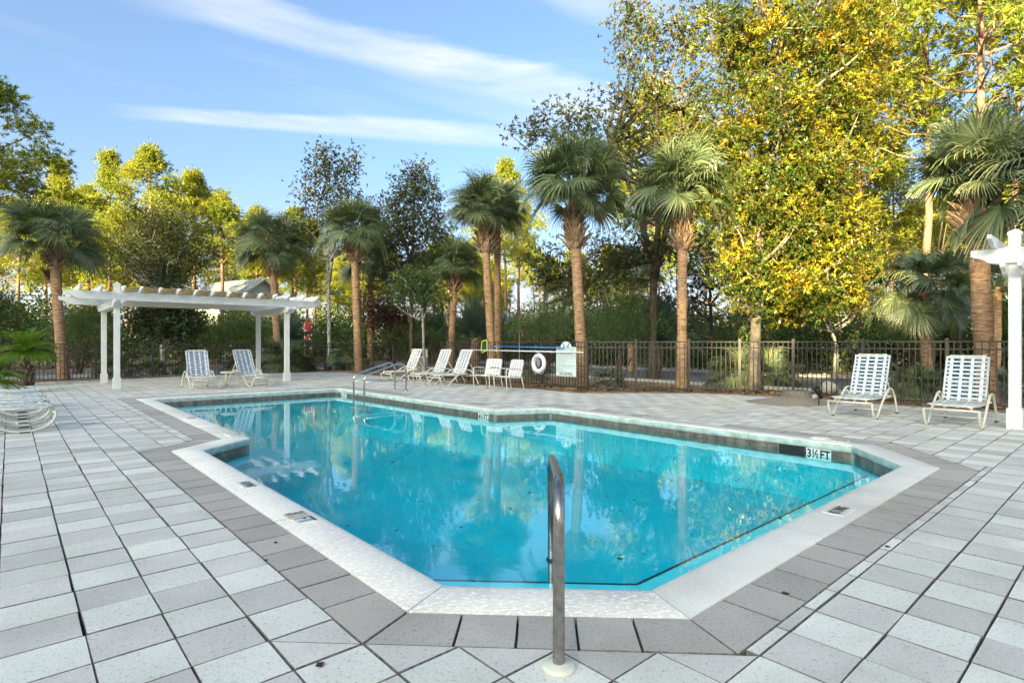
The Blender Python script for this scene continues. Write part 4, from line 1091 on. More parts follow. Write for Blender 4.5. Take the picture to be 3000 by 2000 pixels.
# ------------------------------------------------------------------ houses
def gable_house(name, loc, rz, w, d, h, rh, wall, label, porch=False):
    g = empty(name, loc, rz, label, 'house')
    mb = MB(); nb = int(h / .18)
    mb.box((0, 0, h / 2), (w, d, h)); mb.build('wall', wall, g)
    mb = MB(); k = nb
    for q in range(k):
        z_ = (q + .5) * h / k
        for s_ in (-1, 1): mb.box((0, s_ * (d / 2 + .012), z_), (w + .04, .02, h / k - .02)); mb.box((s_ * (w / 2 + .012), 0, z_), (.02, d, h / k - .02))
    props(mb.build('siding', wall, g), kind='stuff')
    mb = MB(); mb.add([(w / 2, -d / 2, h), (w / 2, d / 2, h), (w / 2, 0, h + rh), (-w / 2, -d / 2, h), (-w / 2, d / 2, h), (-w / 2, 0, h + rh)], [(0, 1, 2), (3, 5, 4)]); mb.build('gable', wall, g)
    for s_ in (-1, 1):
        mb = MB(); a = (0, s_ * (d / 2 + .5), h - rh * .5 / (d / 2)); 
        mb.add([(-w / 2 - .5, s_ * (d / 2 + .5), h - rh / d + .05), (w / 2 + .5, s_ * (d / 2 + .5), h - rh / d + .05), (w / 2 + .5, 0, h + rh + .05), (-w / 2 - .5, 0, h + rh + .05),
                (-w / 2 - .5, s_ * (d / 2 + .5), h - rh / d - .08), (w / 2 + .5, s_ * (d / 2 + .5), h - rh / d - .08), (w / 2 + .5, 0, h + rh - .08), (-w / 2 - .5, 0, h + rh - .08)],
               [(0, 1, 2, 3), (4, 7, 6, 5), (0, 4, 5, 1), (1, 5, 6, 2), (3, 2, 6, 7), (0, 3, 7, 4)])
        nrib = int((w + 1) / .45)
        for q in range(nrib + 1):
            xx = -w / 2 - .48 + q * (w + .96) / nrib; mb.bar((xx, s_ * (d / 2 + .5), h - rh / d + .075), (xx, 0.0, h + rh + .075), .04, .05)
        mb.build('roof', M['roof'], g)
    mb = MB()
    for s_ in (-1, 1): mb.bar((w / 2 + .52, s_ * (d / 2 + .5), h - rh / d - .05), (w / 2 + .52, 0, h + rh - .03), .04, .2)
    mb.build('fascia', M['white_paint'], g)
    for xx in (-w / 4, w / 4):
        mb = MB(); mb.box((xx, -d / 2 - .04, h * .62), (1.1, .06, 1.5)); o = mb.build('window', M['white_paint'], g)
        mb = MB(); mb.box((xx, -d / 2 - .075, h * .62), (.9, .02, 1.3)); mb.build('pane', M['glass'], o)
    if porch:
        mb = MB(); mb.add([(-w / 2, -d / 2 - 2.6, 2.5), (w / 2, -d / 2 - 2.6, 2.5), (w / 2, -d / 2, 3.2), (-w / 2, -d / 2, 3.2), (-w / 2, -d / 2 - 2.6, 2.38), (w / 2, -d / 2 - 2.6, 2.38), (w / 2, -d / 2, 3.05), (-w / 2, -d / 2, 3.05)], [(0, 1, 2, 3), (4, 7, 6, 5), (0, 4, 5, 1), (1, 5, 6, 2), (3, 7, 4, 0)])
        mb.build('porch_roof', M['roof'], g)
        for q in range(5):
            mb = MB(); mb.box((-w / 2 + .2 + q * (w - .4) / 4, -d / 2 - 2.45, 1.2), (.16, .16, 2.4)); mb.build('porch_post', M['white_paint'], g)
    return g
gable_house('house', (-26.2, 54, 0), R(-32), 7.5, 5.4, 5.3, 1.9, M['siding'], 'white clapboard house with grey metal gable roof behind the pergola', True)
gable_house('house', (-57, 62, 0), R(-20), 8, 6, 3.2, 1.6, M['siding_yellow'], 'small yellow house with pale metal roof among trunks at far left')

# ------------------------------------------------------------------ foliage helpers
def unit(a): return a / np.maximum(np.linalg.norm(a, axis=-1, keepdims=True), 1e-9)
def leaf_quads(P, D, L, w, fold=.15, side=None):
    """rhombic leaves from P along D"""
    n_ = len(P); rnd = rng.normal(size=(n_, 3)); S_ = unit(np.cross(D, rnd)) if side is None else side
    L = np.broadcast_to(np.asarray(L, float), (n_,))[:, None]; w = np.broadcast_to(np.asarray(w, float), (n_,))[:, None]
    up = unit(np.cross(S_, D)) * L * fold
    V = np.stack([P, P + D * L * .45 + S_ * w + up, P + D * L, P + D * L * .45 - S_ * w + up], 1).reshape(-1, 3)
    return V, np.arange(n_ * 4).reshape(n_, 4)
def env_points(lobes, n_, edge=.55):
    """random points in ellipsoid lobes (cx,cy,cz,rx,ry,rz), denser towards the shell"""
    lobes = np.array(lobes, float); vol = np.cbrt(lobes[:, 3] * lobes[:, 4] * lobes[:, 5]) ** 2.3; idx = rng.choice(len(lobes), n_, p=vol / vol.sum())
    d = unit(rng.normal(size=(n_, 3))); r_ = rng.uniform(0, 1, n_) ** edge
    return lobes[idx, :3] + d * r_[:, None] * lobes[idx, 3:6]
def cluster_leaves(cent, per, rad, L, w, up=.3, aspect=1.0, fold=.15, tuft=False):
    n_ = len(cent) * per; c = np.repeat(cent, per, 0); off = rng.normal(size=(n_, 3)) * rad * np.array([1, 1, aspect]) * .6
    P = c + off; D = unit(off * (1.0 / rad) + rng.normal(size=(n_, 3)) * .55 + np.array([0, 0, up]))
    return leaf_quads(P, D, rng.uniform(.7, 1.25, n_) * L, w * rng.uniform(.8, 1.2, n_), fold)
def whorls(cent, per, rad, L, w, nleaf=7, up=.5):
    """rosettes of leaves at twig ends (magnolia, bay)"""
    k = len(cent) * per; c = np.repeat(cent, per, 0); off = rng.normal(size=(k, 3)) * rad * .6; P0 = c + off
    ax = unit(off / rad + rng.normal(size=(k, 3)) * .5 + np.array([0, 0, up]))
    P = np.repeat(P0, nleaf, 0); A = np.repeat(ax, nleaf, 0); n_ = len(P)
    D = unit(A * .55 + unit(rng.normal(size=(n_, 3))) * .85)
    S_ = unit(np.cross(D, A + 1e-3))
    return leaf_quads(P, D, rng.uniform(.7, 1.2, n_) * L, w * rng.uniform(.85, 1.15, n_), .10, S_)
def tufts(cent, per, rad, L=.2, w=.014, nn=9, aspect=.6):
    k = len(cent) * per; c = np.repeat(cent, per, 0); off = rng.normal(size=(k, 3)) * rad * np.array([1, 1, aspect]) * .62; P0 = c + off
    ax = unit(off / rad + np.array([0, 0, .5]) + rng.normal(size=(k, 3)) * .3)
    P = np.repeat(P0, nn, 0); A = np.repeat(ax, nn, 0); n_ = len(P)
    D = unit(A * .8 + unit(rng.normal(size=(n_, 3))) * .75)
    return leaf_quads(P, D, rng.uniform(.7, 1.2, n_) * L, w, .0)
def limb_path(a, b, sag=.15, k=5, wob=.08):
    a = Vector(a); b = Vector(b); L = (b - a).length; o = []
    for q in range(k + 1):
        t = q / k; p = a.lerp(b, t); p.z -= math.sin(t * math.pi) * sag * L
        if 0 < q < k: p += Vector((random.gauss(0, 1), random.gauss(0, 1), random.gauss(0, .6))) * wob * L * .25
        o.append(p)
    return o
def tree(name, base, trunks, lobes, ncl, leaf, leafmat, barkmat, label, cat='tree', group=None, r0=.14, limbs=26, twigs=60, mesh_only=False):
    """trunks: list of polylines (local), lobes local; leaf: function(centres)->V,F"""
    g = empty(name, base, 0, label, cat, group)
    mb = MB()
    for ti, tp in enumerate(trunks):
        tp = smooth_path(tp, 4); m_ = len(tp); rr = [r0 * (1 - .75 * q / (m_ - 1)) * (1.35 if q == 0 else 1) * (1 if ti == 0 else .75) for q in range(m_)]
        mb.tube(tp, rr, 9)
    mb.build('trunk', barkmat, g)
    cent = env_points(lobes, ncl)
    lb = MB(); tps = [smooth_path(tp, 4) for tp in trunks]
    zmin = min(lb_[2] - lb_[5] for lb_ in lobes)
    order = rng.permutation(ncl)
    nodes_ = []
    for q in order[:limbs]:
        c = Vector(cent[q]); tp = tps[int(rng.integers(len(tps)))]
        zt = c.z - .55 * math.hypot(c.x - tp[len(tp) // 2].x, c.y - tp[len(tp) // 2].y) - .3
        s_ = min(tp, key=lambda p: abs(p.z - zt)); Ld = (c - s_).length
        pth = limb_path(s_, c, .08); rr = [max(.012, r0 * .38 * (1 - t / 5) + .012) for t in range(6)]
        lb.tube(pth, rr, 5, caps=False); nodes_ += pth[2:]
    if nodes_:
        NA = np.array([tuple(p) for p in nodes_])
        for q in order[limbs:limbs + twigs]:
            c = cent[q]; s_ = NA[np.argmin(((NA - c) ** 2).sum(1))]; pth = limb_path(s_, c, .03, 3); lb.tube(pth, [.02, .015, .011, .008], 4, caps=False)
    lb.build('limbs', barkmat, g)
    V, F = leaf(cent)
    link('crown', mesh_np('crown', V, F, leafmat), g)
    return g
def lobe(cx, cy_, rx, ry, Y, base, ryd=None, dY=0):
    """crown lobe given by its bearing and elevation (plan camera station), depth Y, as local ellipsoid"""
    x, y, z = W(cx, cy_, Y + dY); s_ = (Y + dY) / K
    return (x - base[0], y - base[1], z - base[2], rx * s_, (ryd if ryd else (rx + ry) / 2 * s_), ry * s_)

# ------------------------------------------------------------------ palms
def frond_mesh(elev, seed, Lp=.95, Lb=1.0, nseg=42, spread=128, droop=.5, mat='palm_leaf', w=.021):
    r_ = np.random.default_rng(seed); mb = MB()
    d = Vector((math.cos(elev), 0, math.sin(elev))); p = Vector((0, 0, 0)); pts = [p.copy()]
    for q in range(6):
        d.z -= .05 * (1.0 if elev > -.3 else .4); d.normalize(); p = p + d * Lp / 6; pts.append(p.copy())
    mb.tube(pts, [.020, .018, .016, .014, .012, .011, .010], 5, caps=False)
    el_ = math.atan2(d.z, math.hypot(d.x, d.y)) - R(8 + 34 * max(0, min(1, (75 - math.degrees(elev)) / 60))); d = Vector((math.cos(el_), 0, math.sin(el_)))
    side = Vector((0, 1, 0)); fwd = d.copy(); nrm = fwd.cross(side).normalized() * -1
    if nrm.z < 0: nrm = -nrm
    V = []; Fq = []
    for q in range(nseg):
        a = R(-spread + 2 * spread * q / (nseg - 1)) + r_.normal() * .02
        L = Lb * (.68 + .32 * math.cos(a * .8)) * r_.uniform(.9, 1.08)
        dd = (fwd * math.cos(a) + side * math.sin(a) + nrm * (.28 * abs(math.sin(a)))).normalized()
        pp = pts[-1].copy(); n_ = 6; ws = [.006, w * .8, w, w * .85, w * .5, w * .25, .002]; row = []
        for k_ in range(n_ + 1):
            wd = dd.cross(nrm).normalized()
            if k_ % 1 == 0: row.append((pp - wd * ws[k_] + nrm * 0, pp + wd * ws[k_] + nrm * (.010 if k_ else 0)))
            t = (k_ + 1) / n_
            dd = (dd + Vector((0, 0, -droop * t ** 2.2 * r_.uniform(.6, 1.5)))).normalized(); pp = pp + dd * L / n_
        vs_ = [v for pr in row for v in pr]; mb.add(vs_, [(2 * k_, 2 * k_ + 1, 2 * k_ + 3, 2 * k_ + 2) for k_ in range(n_)])
    return mb.mesh('frond', M[mat])
ELEVS = [80, 62, 45, 28, 10, -10, -30, -52]
FROND = {e: [frond_mesh(R(e), 100 + e + 31 * k, droop=.55) for k in range(2)] for e in ELEVS}
DEADF = [frond_mesh(R(-70), 900 + k, Lb=.7, droop=.9, mat='palm_dead') for k in range(2)]
def boot_mesh(seed):
    r_ = random.Random(seed); mb = MB(); L = .34
    a = r_.uniform(-.35, .35)
    sec = [(-.01, 0, .075, .022), (.035, .10, .062, .018), (.085, .19, .042, .014), (.14, .26, .028, .010), (.19, .30, .020, .007)]
    vs_ = []
    for x_, z_, w_, t_ in sec:
        y0 = a * z_
        vs_ += [(x_ - t_, y0 - w_, z_), (x_ + t_, y0 - w_ * .6, z_ - t_), (x_ + t_, y0 + w_ * .6, z_ - t_), (x_ - t_, y0 + w_, z_)]
    fs = []
    for q in range(4):
        for k in range(4): fs.append((q * 4 + k, q * 4 + (k + 1) % 4, q * 4 + 4 + (k + 1) % 4, q * 4 + 4 + k))
    fs += [(3, 2, 1, 0), (16, 17, 18, 19)]
    mb.add(vs_, fs); return mb.mesh('leaf_base', M['boot'])
BOOTS = [boot_mesh(q) for q in range(5)]
def palm(base, top, r_, label, boots=(0, 0), brad=.30, nb=60, nf=44, fs=1.0, group='sabal palms round the pool', seed=0, dead=2, bend=.0, zlow=10, name='sabal_palm'):
    """base (x,y,z), top (x,y,z) growing point; boots = z range of the old leaf bases"""
    rr = random.Random(seed)
    g = empty(name, base, 0, label, 'palm tree', group); t = Vector(top) - Vector(base)
    pth = []; k = 16
    for q in range(k + 1):
        s_ = q / k; p = Vector((t.x * (s_ + bend * math.sin(s_ * math.pi)), t.y * s_, t.z * s_)); pth.append(p)
    rads = [r_ * (1.18 - .18 * min(1, q / 3)) * (1 + .05 * math.sin(q * 1.7 + seed)) * (1 - .12 * q / k) for q in range(k + 1)]
    mb = MB(); P = smooth_path(pth, 3); rad = np.interp(np.linspace(0, 1, len(P)), np.linspace(0, 1, k + 1), rads); mb.tube(P, list(rad), 14); mb.build('trunk', M['palm_bark'], g)
    def axis(z_):
        s_ = min(1, max(0, (z_ - base[2]) / t.z)); return Vector((t.x * (s_ + bend * math.sin(s_ * math.pi)), t.y * s_, z_ - base[2]))
    if boots[1] > boots[0]:
        for q in range(nb):
            s_ = q / nb; a = q * 2.39996 + rr.uniform(-.2, .2); z_ = boots[0] + (boots[1] - boots[0]) * s_
            bulge = math.sin(min(1, .25 + s_ * .9) * math.pi) * .35 + .65; rad_ = max(r_ * .9, brad * .74 * bulge)
            p = axis(z_); sc2 = fs * rr.uniform(.75, 1.15) * (brad / .30)
            link('leaf_base', BOOTS[q % 5], g, loc=(p.x + math.cos(a) * rad_, p.y + math.sin(a) * rad_, p.z), rot=(rr.uniform(-.35, .35), (.35 if s_ < .3 else .0) + rr.uniform(-.25, .1), a), scale=sc2)
        mb = MB(); z0, z1 = boots
        prof = [(r_ * .9, z0 - base[2] - .02), (brad * .70, z0 - base[2] + .12 * (z1 - z0)), (brad * .74, z0 - base[2] + .45 * (z1 - z0)), (brad * .62, z0 - base[2] + .8 * (z1 - z0)), (brad * .35, z1 - base[2] + .1)]
        p0 = axis((z0 + z1) / 2); mb.lathe(prof, 14, (p0.x, p0.y, 0)); mb.build('boot_core', M['boot'], g)
    tp = axis(top[2])
    nf = int(nf * 1.25); fs *= 1.15
    for q in range(nf):
        s_ = (q + .5) / nf; e = 88 - (88 - zlow) * s_ + rr.uniform(-16, 16); e = min(88, max(zlow - 8, e)); a = q * 2.39996 + rr.uniform(-.25, .25)
        ek = min(ELEVS, key=lambda z: abs(z - e))
        link('frond', FROND[ek][rr.randrange(2)], g, loc=(tp.x + .05 * math.cos(a), tp.y + .05 * math.sin(a), tp.z - .18 * s_), rot=(rr.uniform(-.55, .55), R(ek - e), a), scale=fs * rr.uniform(.78, 1.12))
    for q in range(dead):
        a = rr.uniform(0, 6.28); link('frond', DEADF[q % 2], g, loc=(tp.x, tp.y, tp.z - .25), rot=(0, 0, a), scale=fs * .7)
    return g
def palm_px(bx, tx, ty, Y, r_, label, boot_px=None, brad=.3, nf=44, fs=1.0, seed=0, z0=-.05, **kw):
    b = W(bx, 787, Y); t = W(tx, ty, Y); bo = (0, 0)
    if boot_px: bo = (W(0, boot_px[1], Y)[2], W(0, boot_px[0], Y)[2])
    return palm((b[0], Y, z0), (t[0], Y, t[2]), r_, label, bo, brad, fs=fs, nf=nf, seed=seed, **kw)
palm_px(146, 122, 562, 20.6, .17, 'sabal palm standing left of the far pergola', (578, 612), .30, 46, 1.0, 1, nb=26, zlow=5)
palm_px(640, 625, 575, 28.0, .18, 'sabal palm with sunlit leaf bases behind the right pergola post', (582, 632), .36, 44, 1.05, 2, nb=34, zlow=2)
palm_px(824, 812, 536, 26.0, .175, 'sabal palm with long woven boot collar in front of the pale thin tree', (548, 600), .36, 44, .95, 3, nb=50)
palm_px(1036, 1044, 622, 30.0, .19, 'short sabal palm left of the twin tall trunks', (640, 668), .42, 38, 1.0, 4, nb=34)
palm_px(1132, 1112, 500, 25.0, .185, 'front sabal palm of the crossed pair by the fence corner', (540, 578), .42, 48, 1.05, 5, nb=44)
palm_px(1144, 1142, 500, 26.5, .17, 'rear sabal palm of the crossed pair, trunk just right of its twin', None, .3, 34, .95, 6)
palm_px(1339, 1316, 450, 17.7, .17, 'large blue-green sabal palm directly behind the rules sign', (492, 572), .34, 54, 1.0, 7, nb=74)
palm_px(1566, 1568, 455, 16.3, .145, 'sabal palm with half sunlit crown between sign and magnolia', (485, 575), .30, 46, .90, 8, nb=80)
palm_px(2268, 2240, 432, 12.15, .19, 'big sabal palm behind the right-hand chaise longue, heavy brown boots', (462, 552), .42, 34, .82, 9, nb=90, dead=1, zlow=30)
palm_px(2131, 2120, 668, 17.0, .16, 'short bootless sabal palm left of the big right-hand palm', None, .3, 40, .80, 10, dead=3, zlow=-45)
palm_px(2400, 2425, 430, 11.5, .18, 'sabal palm outside the right edge, fronds reaching in above the post', None, .3, 34, .95, 11, zlow=-20)
palm_px(2285, 2290, 660, 19.5, .16, 'sabal palm half hidden behind the big right-hand palm trunk', None, .3, 30, .85, 12)
palm_px(972, 975, 640, 33.0, .18, 'sabal palm with sunlit trunk behind the short one, crown in shade', None, .3, 30, .95, 13)
palm_px(850, 852, 620, 34.0, .17, 'dim sabal palm behind the boot-collared palm', None, .3, 32, 1.0, 14)
palm_px(1450, 1452, 640, 27.0, .16, 'dim sabal palm low between the two big palms behind the fence', None, .3, 30, .9, 15)

# feather palms, sagos and fan clumps
def feather_mesh(elev, seed, L=1.6, ll=.32, n_=34, curve=.11, mat='pindo_leaf', name='frond', w=.010, vee=.5):
    r_ = np.random.default_rng(seed); mb = MB(); d = Vector((math.cos(elev), 0, math.sin(elev))); p = Vector((0, 0, 0)); pts = [p.copy()]; ds = [d.copy()]
    k = 14
    for q in range(k):
        d.z -= curve * (q / k + .3); d.normalize(); p = p + d * L / k; pts.append(p.copy()); ds.append(d.copy())
    mb.tube(pts, list(np.linspace(.018, .004, k + 1)), 4, caps=False)
    for q in range(n_):
        t = .16 + .84 * q / n_; i = min(k - 1, int(t * k)); pp = pts[i].lerp(pts[i + 1], t * k - i); dd = ds[i]
        for s_ in (-1, 1):
            up = dd.cross(Vector((0, 1, 0))) * -1
            if up.z < 0: up = -up
            v = (dd * .55 + Vector((0, s_, 0)) + up * vee).normalized(); l_ = ll * math.sin(math.pi * min(.95, .12 + t * .85)) * r_.uniform(.9, 1.1) + .05
            e1 = pp + v * l_ * .5; e2 = e1 + (v + Vector((0, 0, -.35))).normalized() * l_ * .5; wd = dd * w
            mb.add([pp - wd, pp + wd, e1 + wd, e1 - wd, e2], [(0, 1, 2, 3), (3, 2, 4)])
    return mb.mesh(name, M[mat])
PIN = [[feather_mesh(R(e), 40 + e + k, 2.0, .42, 38, .13) for k in range(2)] for e in (78, 55, 30)]
SAG = [[feather_mesh(R(e), 70 + e + k, .95, .17, 34, .12, 'sago_leaf', w=.006) for k in range(2)] for e in (70, 40, 12)]
def rosette(name, loc, meshes, n_, fs, label, cat, trunk=None, elev=(0, 1), group=None, tm='boot', seed=0, part='frond'):
    rr = random.Random(seed); g = empty(name, loc, 0, label, cat, group); h = 0
    if trunk:
        h, r_ = trunk; mb = MB(); k = 12
        mb.tube([(0, 0, h * q / k) for q in range(k + 1)], [r_ * (1 + .12 * math.sin(q * 2.2)) for q in range(k + 1)], 12); mb.build('trunk', M[tm], g)
        for q in range(50):
            a = q * 2.4; link('leaf_base', BOOTS[q % 5], g, loc=(r_ * .8 * math.cos(a), r_ * .8 * math.sin(a), h * (q + .5) / 55), rot=(0, -.1, a), scale=.42 * r_ / .15)
    for q in range(n_):
        s_ = (q + .5) / n_; lv = min(len(meshes) - 1, int(s_ * len(meshes))); a = q * 2.39996 + rr.uniform(-.2, .2)
        link(part, meshes[lv][rr.randrange(len(meshes[lv]))], g, loc=(0, 0, h), rot=(rr.uniform(-.12, .12), rr.uniform(-.12, .2), a), scale=fs * rr.uniform(.85, 1.12))
    return g
x, y, _ = W(1092, 787, 31); rosette('pindo_palm', (x, y, 0), PIN, 44, 1.25, 'blue-grey feather palm with thick slanting boots left of the twin trunks', 'palm tree', (1.6, .24), seed=1)
x, y, _ = W(1000, 787, 33); rosette('pindo_palm', (x, y, 0), PIN, 36, 1.1, 'dark feather palm beside the sunlit palm trunk', 'palm tree', (1.4, .22), seed=2)
x, y, _ = W(1505, 787, 23); rosette('pindo_palm', (x, y, 0), PIN, 46, 1.15, 'wide arching feather palm behind the fence between two sabal palms', 'palm tree', (1.2, .24), seed=3)
x, y, _ = W(668, 787, 33); rosette('pindo_palm', (x, y, 0), PIN, 36, 1.1, 'dim feather palm behind the right pergola posts', 'palm tree', (1.1, .2), seed=5)
x, y, _ = W(60, 787, 17.6); rosette('sago_palm', (x, y, 0), SAG, 64, .95, 'sago palm on a shaggy dark trunk at the left fence', 'sago palm', (.98, .20), tm='dark_bark', seed=4)
x, y, _ = W(-22, 787, 14.6); rosette('sago_palm', (x, y, -.05), SAG, 76, .85, 'low bright green sago palm cut by the left picture edge', 'sago palm', (.35, .15), tm='boot', seed=6)
FAN = [[FROND[80][0], FROND[62][1]], [FROND[62][0], FROND[45][1]], [FROND[45][0], FROND[28][1]], [FROND[28][0], FROND[10][1]]]
def fan_clump(cx, Y, n_, fs, label, seed, trunk=None, z=0.0):
    x, y, _ = W(cx, 787, Y); return rosette('fan_palm', (x, y, z), FAN, n_, fs, label, 'fan palm', trunk, seed=seed, tm='palm_bark')
fan_clump(655, 26.0, 54, .95, 'large fan palm thicket behind the right pergola post', 21)
fan_clump(612, 27.0, 26, .6, 'lower fan palm left of the thicket behind the side table', 22)
fan_clump(800, 27.4, 40, .62, 'fan palm on a short trunk in the bed before the far fence', 23, (.55, .12))
fan_clump(775, 27.8, 20, .45, 'small fan palm at the foot of the short-trunked one', 24)
fan_clump(838, 27.0, 20, .42, 'small dark fan palm at the foot of the boot-collared palm', 25)
fan_clump(1700, 18.2, 34, .72, 'fan palm thicket left of the magnolia trunk behind the fence', 26)
fan_clump(1765, 18.0, 32, .70, 'fan palm thicket right of the magnolia trunk behind the fence', 27)
fan_clump(1395, 17.6, 20, .42, 'small saw palmetto behind the fence right of the rules board', 28)
fan_clump(1228, 21.5, 22, .5, 'saw palmetto seen through the fence left of the life ring', 29)
fan_clump(2080, 14.8, 30, .50, 'bright green fan palm between the two right-hand chaise longues', 30)
fan_clump(2130, 14.3, 24, .45, 'low fan palm behind the right chaise longue back', 31)
fan_clump(2320, 13.2, 20, .5, 'fan palm showing between big palm trunk and white post', 32)
fan_clump(1925, 28, 18, .5, 'lone saw palmetto on the grass beyond the road', 33)
fan_clump(430, 25.2, 26, .55, 'saw palmetto behind the left chaise longue', 34)
fan_clump(545, 26.5, 26, .55, 'saw palmetto behind the far fence between the chaise longue backs', 35)
fan_clump(265, 22.5, 26, .6, 'saw palmetto behind the fence between the left pergola posts', 36)
fan_clump(352, 23.5, 24, .5, 'yellowish saw palmetto behind the fence right of the pergola post', 37)
fan_clump(1012, 24.0, 16, .35, 'tiny fan palm in front of the bin', 38)

# ------------------------------------------------------------------ broadleaf trees
def b3(cx, Y, z=-.05): x, y, _ = W(cx, 787, Y); return (x, y, z)
def tl(base, cx, cy_, Y, dy=0): x, y, z = W(cx, cy_, Y); return (x - base[0], dy, z - base[2])
mag = lambda c: whorls(c, 22, .33, .118, .018, 7)
bay = lambda c: whorls(c, 5, .38, .14, .026, 6)
# great magnolia
Y = 16.2; b = b3(1733, Y)
lob = [lobe(1800, 640, 150, 95, Y, b), lobe(1745, 470, 130, 130, Y, b), lobe(1860, 420, 150, 150, Y, b), lobe(1950, 290, 140, 110, Y, b), lobe(1750, 270, 130, 140, Y, b), lobe(1850, 110, 170, 120, Y, b), lobe(1700, 90, 110, 110, Y, b), lobe(1960, 60, 90, 120, Y, b), lobe(1900, 560, 120, 110, Y, b), lobe(1790, -60, 130, 90, Y, b), lobe(1700, 610, 70, 60, Y, b), lobe(1745, 685, 85, 45, Y, b), lobe(1870, 690, 110, 45, Y, b), lobe(2000, 200, 80, 60, Y, b), lobe(1680, 350, 70, 90, Y, b)]
tree('magnolia', b, [[(0, 0, 0), tl(b, 1736, 740, Y), tl(b, 1745, 560, Y), tl(b, 1770, 330, Y), tl(b, 1790, 60, Y)], [tl(b, 1736, 730, Y), tl(b, 1790, 620, Y, .4), tl(b, 1870, 450, Y, .7), tl(b, 1930, 250, Y, .6)]], lob, 1200, mag, M['mag_leaf'], M['mag_bark'], 'big sunlit yellow-green magnolia filling the sky right of centre', r0=.17, limbs=55, twigs=260)
# the two slim trunks growing close behind it
Y = 21.5; b = b3(1918, Y)
tree('magnolia', b, [[(0, 0, 0), tl(b, 1920, 800, Y), tl(b, 1905, 730, Y), tl(b, 1900, 600, Y)], [tl(b, 1915, 760, Y), tl(b, 1955, 735, Y), tl(b, 1975, 700, Y)]], [lobe(1915, 650, 85, 75, Y, b), lobe(1975, 600, 60, 90, Y, b), lobe(1850, 690, 70, 50, Y, b)], 260, mag, M['mag_leaf'], M['grey_bark'], 'small crooked grey-trunked magnolia across the road, right of the big one', r0=.10, limbs=16)
# tall airy tree behind the twin palms
Y = 21.0; b = b3(1500, Y)
lob = [lobe(1450, 110, 80, 90, Y, b), lobe(1560, 80, 100, 90, Y, b), lobe(1620, 200, 70, 120, Y, b), lobe(1480, 240, 110, 90, Y, b), lobe(1400, 330, 130, 75, Y, b), lobe(1250, 300, 90, 45, Y, b), lobe(1330, 270, 70, 50, Y, b), lobe(1540, 380, 120, 90, Y, b), lobe(1600, 300, 60, 100, Y, b), lobe(1450, 30, 50, 50, Y, b), lobe(1520, 560, 120, 90, Y, b), lobe(1420, 620, 70, 70, Y, b)]
tree('tall_bay_tree', b, [[(0, 0, 0), tl(b, 1502, 640, Y), tl(b, 1515, 480, Y), tl(b, 1510, 300, Y), tl(b, 1500, 60, Y)], [tl(b, 1502, 640, Y), tl(b, 1545, 460, Y), tl(b, 1560, 300, Y), tl(b, 1575, 90, Y)], [tl(b, 1500, 600, Y), tl(b, 1450, 440, Y), tl(b, 1400, 330, Y)]], lob, 620, lambda c: whorls(c, 8, .40, .15, .026, 6), M['bay_mid'], M['dark_bark'], 'tall airy evergreen rising between the two big sabal palms', r0=.17, limbs=60, twigs=260)
# slim trees against the sky
Y = 29.0; b = b3(757, Y)
lob = [lobe(760, 400, 60, 60, Y, b), lobe(740, 360, 30, 30, Y, b), lobe(805, 370, 28, 40, Y, b), lobe(715, 440, 45, 40, Y, b), lobe(790, 460, 60, 50, Y, b), lobe(740, 510, 70, 50, Y, b), lobe(700, 530, 50, 50, Y, b), lobe(810, 540, 50, 50, Y, b)]
tree('slim_tree', b, [[(0, 0, 0), tl(b, 754, 640, Y), tl(b, 750, 500, Y), tl(b, 752, 380, Y)], [tl(b, 755, 650, Y), tl(b, 775, 520, Y), tl(b, 790, 390, Y)], [tl(b, 753, 600, Y), tl(b, 730, 500, Y), tl(b, 715, 430, Y)]], lob, 400, lambda c: whorls(c, 5, .45, .14, .034, 5), M['bay_leaf'], M['grey_bark'], 'slim pale-trunked tree with sparse rusty leaves against the sky', r0=.11, limbs=40, twigs=120)
Y = 30.0; b = b3(945, Y)
lob = [lobe(958, 400, 30, 40, Y, b), lobe(930, 440, 50, 40, Y, b), lobe(975, 450, 45, 45, Y, b), lobe(945, 510, 70, 60, Y, b), lobe(890, 530, 45, 50, Y, b), lobe(950, 600, 65, 60, Y, b), lobe(900, 470, 35, 25, Y, b), lobe(880, 560, 45, 60, Y, b), lobe(1005, 540, 40, 60, Y, b), lobe(930, 650, 80, 45, Y, b)]
tree('slim_tree', b, [[(0, 0, 0), tl(b, 946, 640, Y), tl(b, 950, 500, Y), tl(b, 956, 380, Y)], [tl(b, 946, 620, Y), tl(b, 920, 520, Y), tl(b, 905, 460, Y)]], lob, 640, lambda c: whorls(c, 8, .42, .13, .030, 6), M['bay_leaf'], M['dark_bark'], 'dark slender evergreen with pointed top left of the tall palms', r0=.12, limbs=40, twigs=120)
Y = 24; b = b3(975, Y)
tree('small_holly', b, [[(0, 0, 0), tl(b, 970, 700, Y), tl(b, 965, 620, Y)]], [lobe(965, 640, 60, 35, Y, b), lobe(985, 680, 50, 40, Y, b), lobe(930, 670, 40, 40, Y, b)], 240, lambda c: whorls(c, 6, .30, .10, .025, 6), M['shrub_leaf'], M['grey_bark'], 'glossy green small holly tree before the dark slender evergreen', r0=.07, limbs=16)
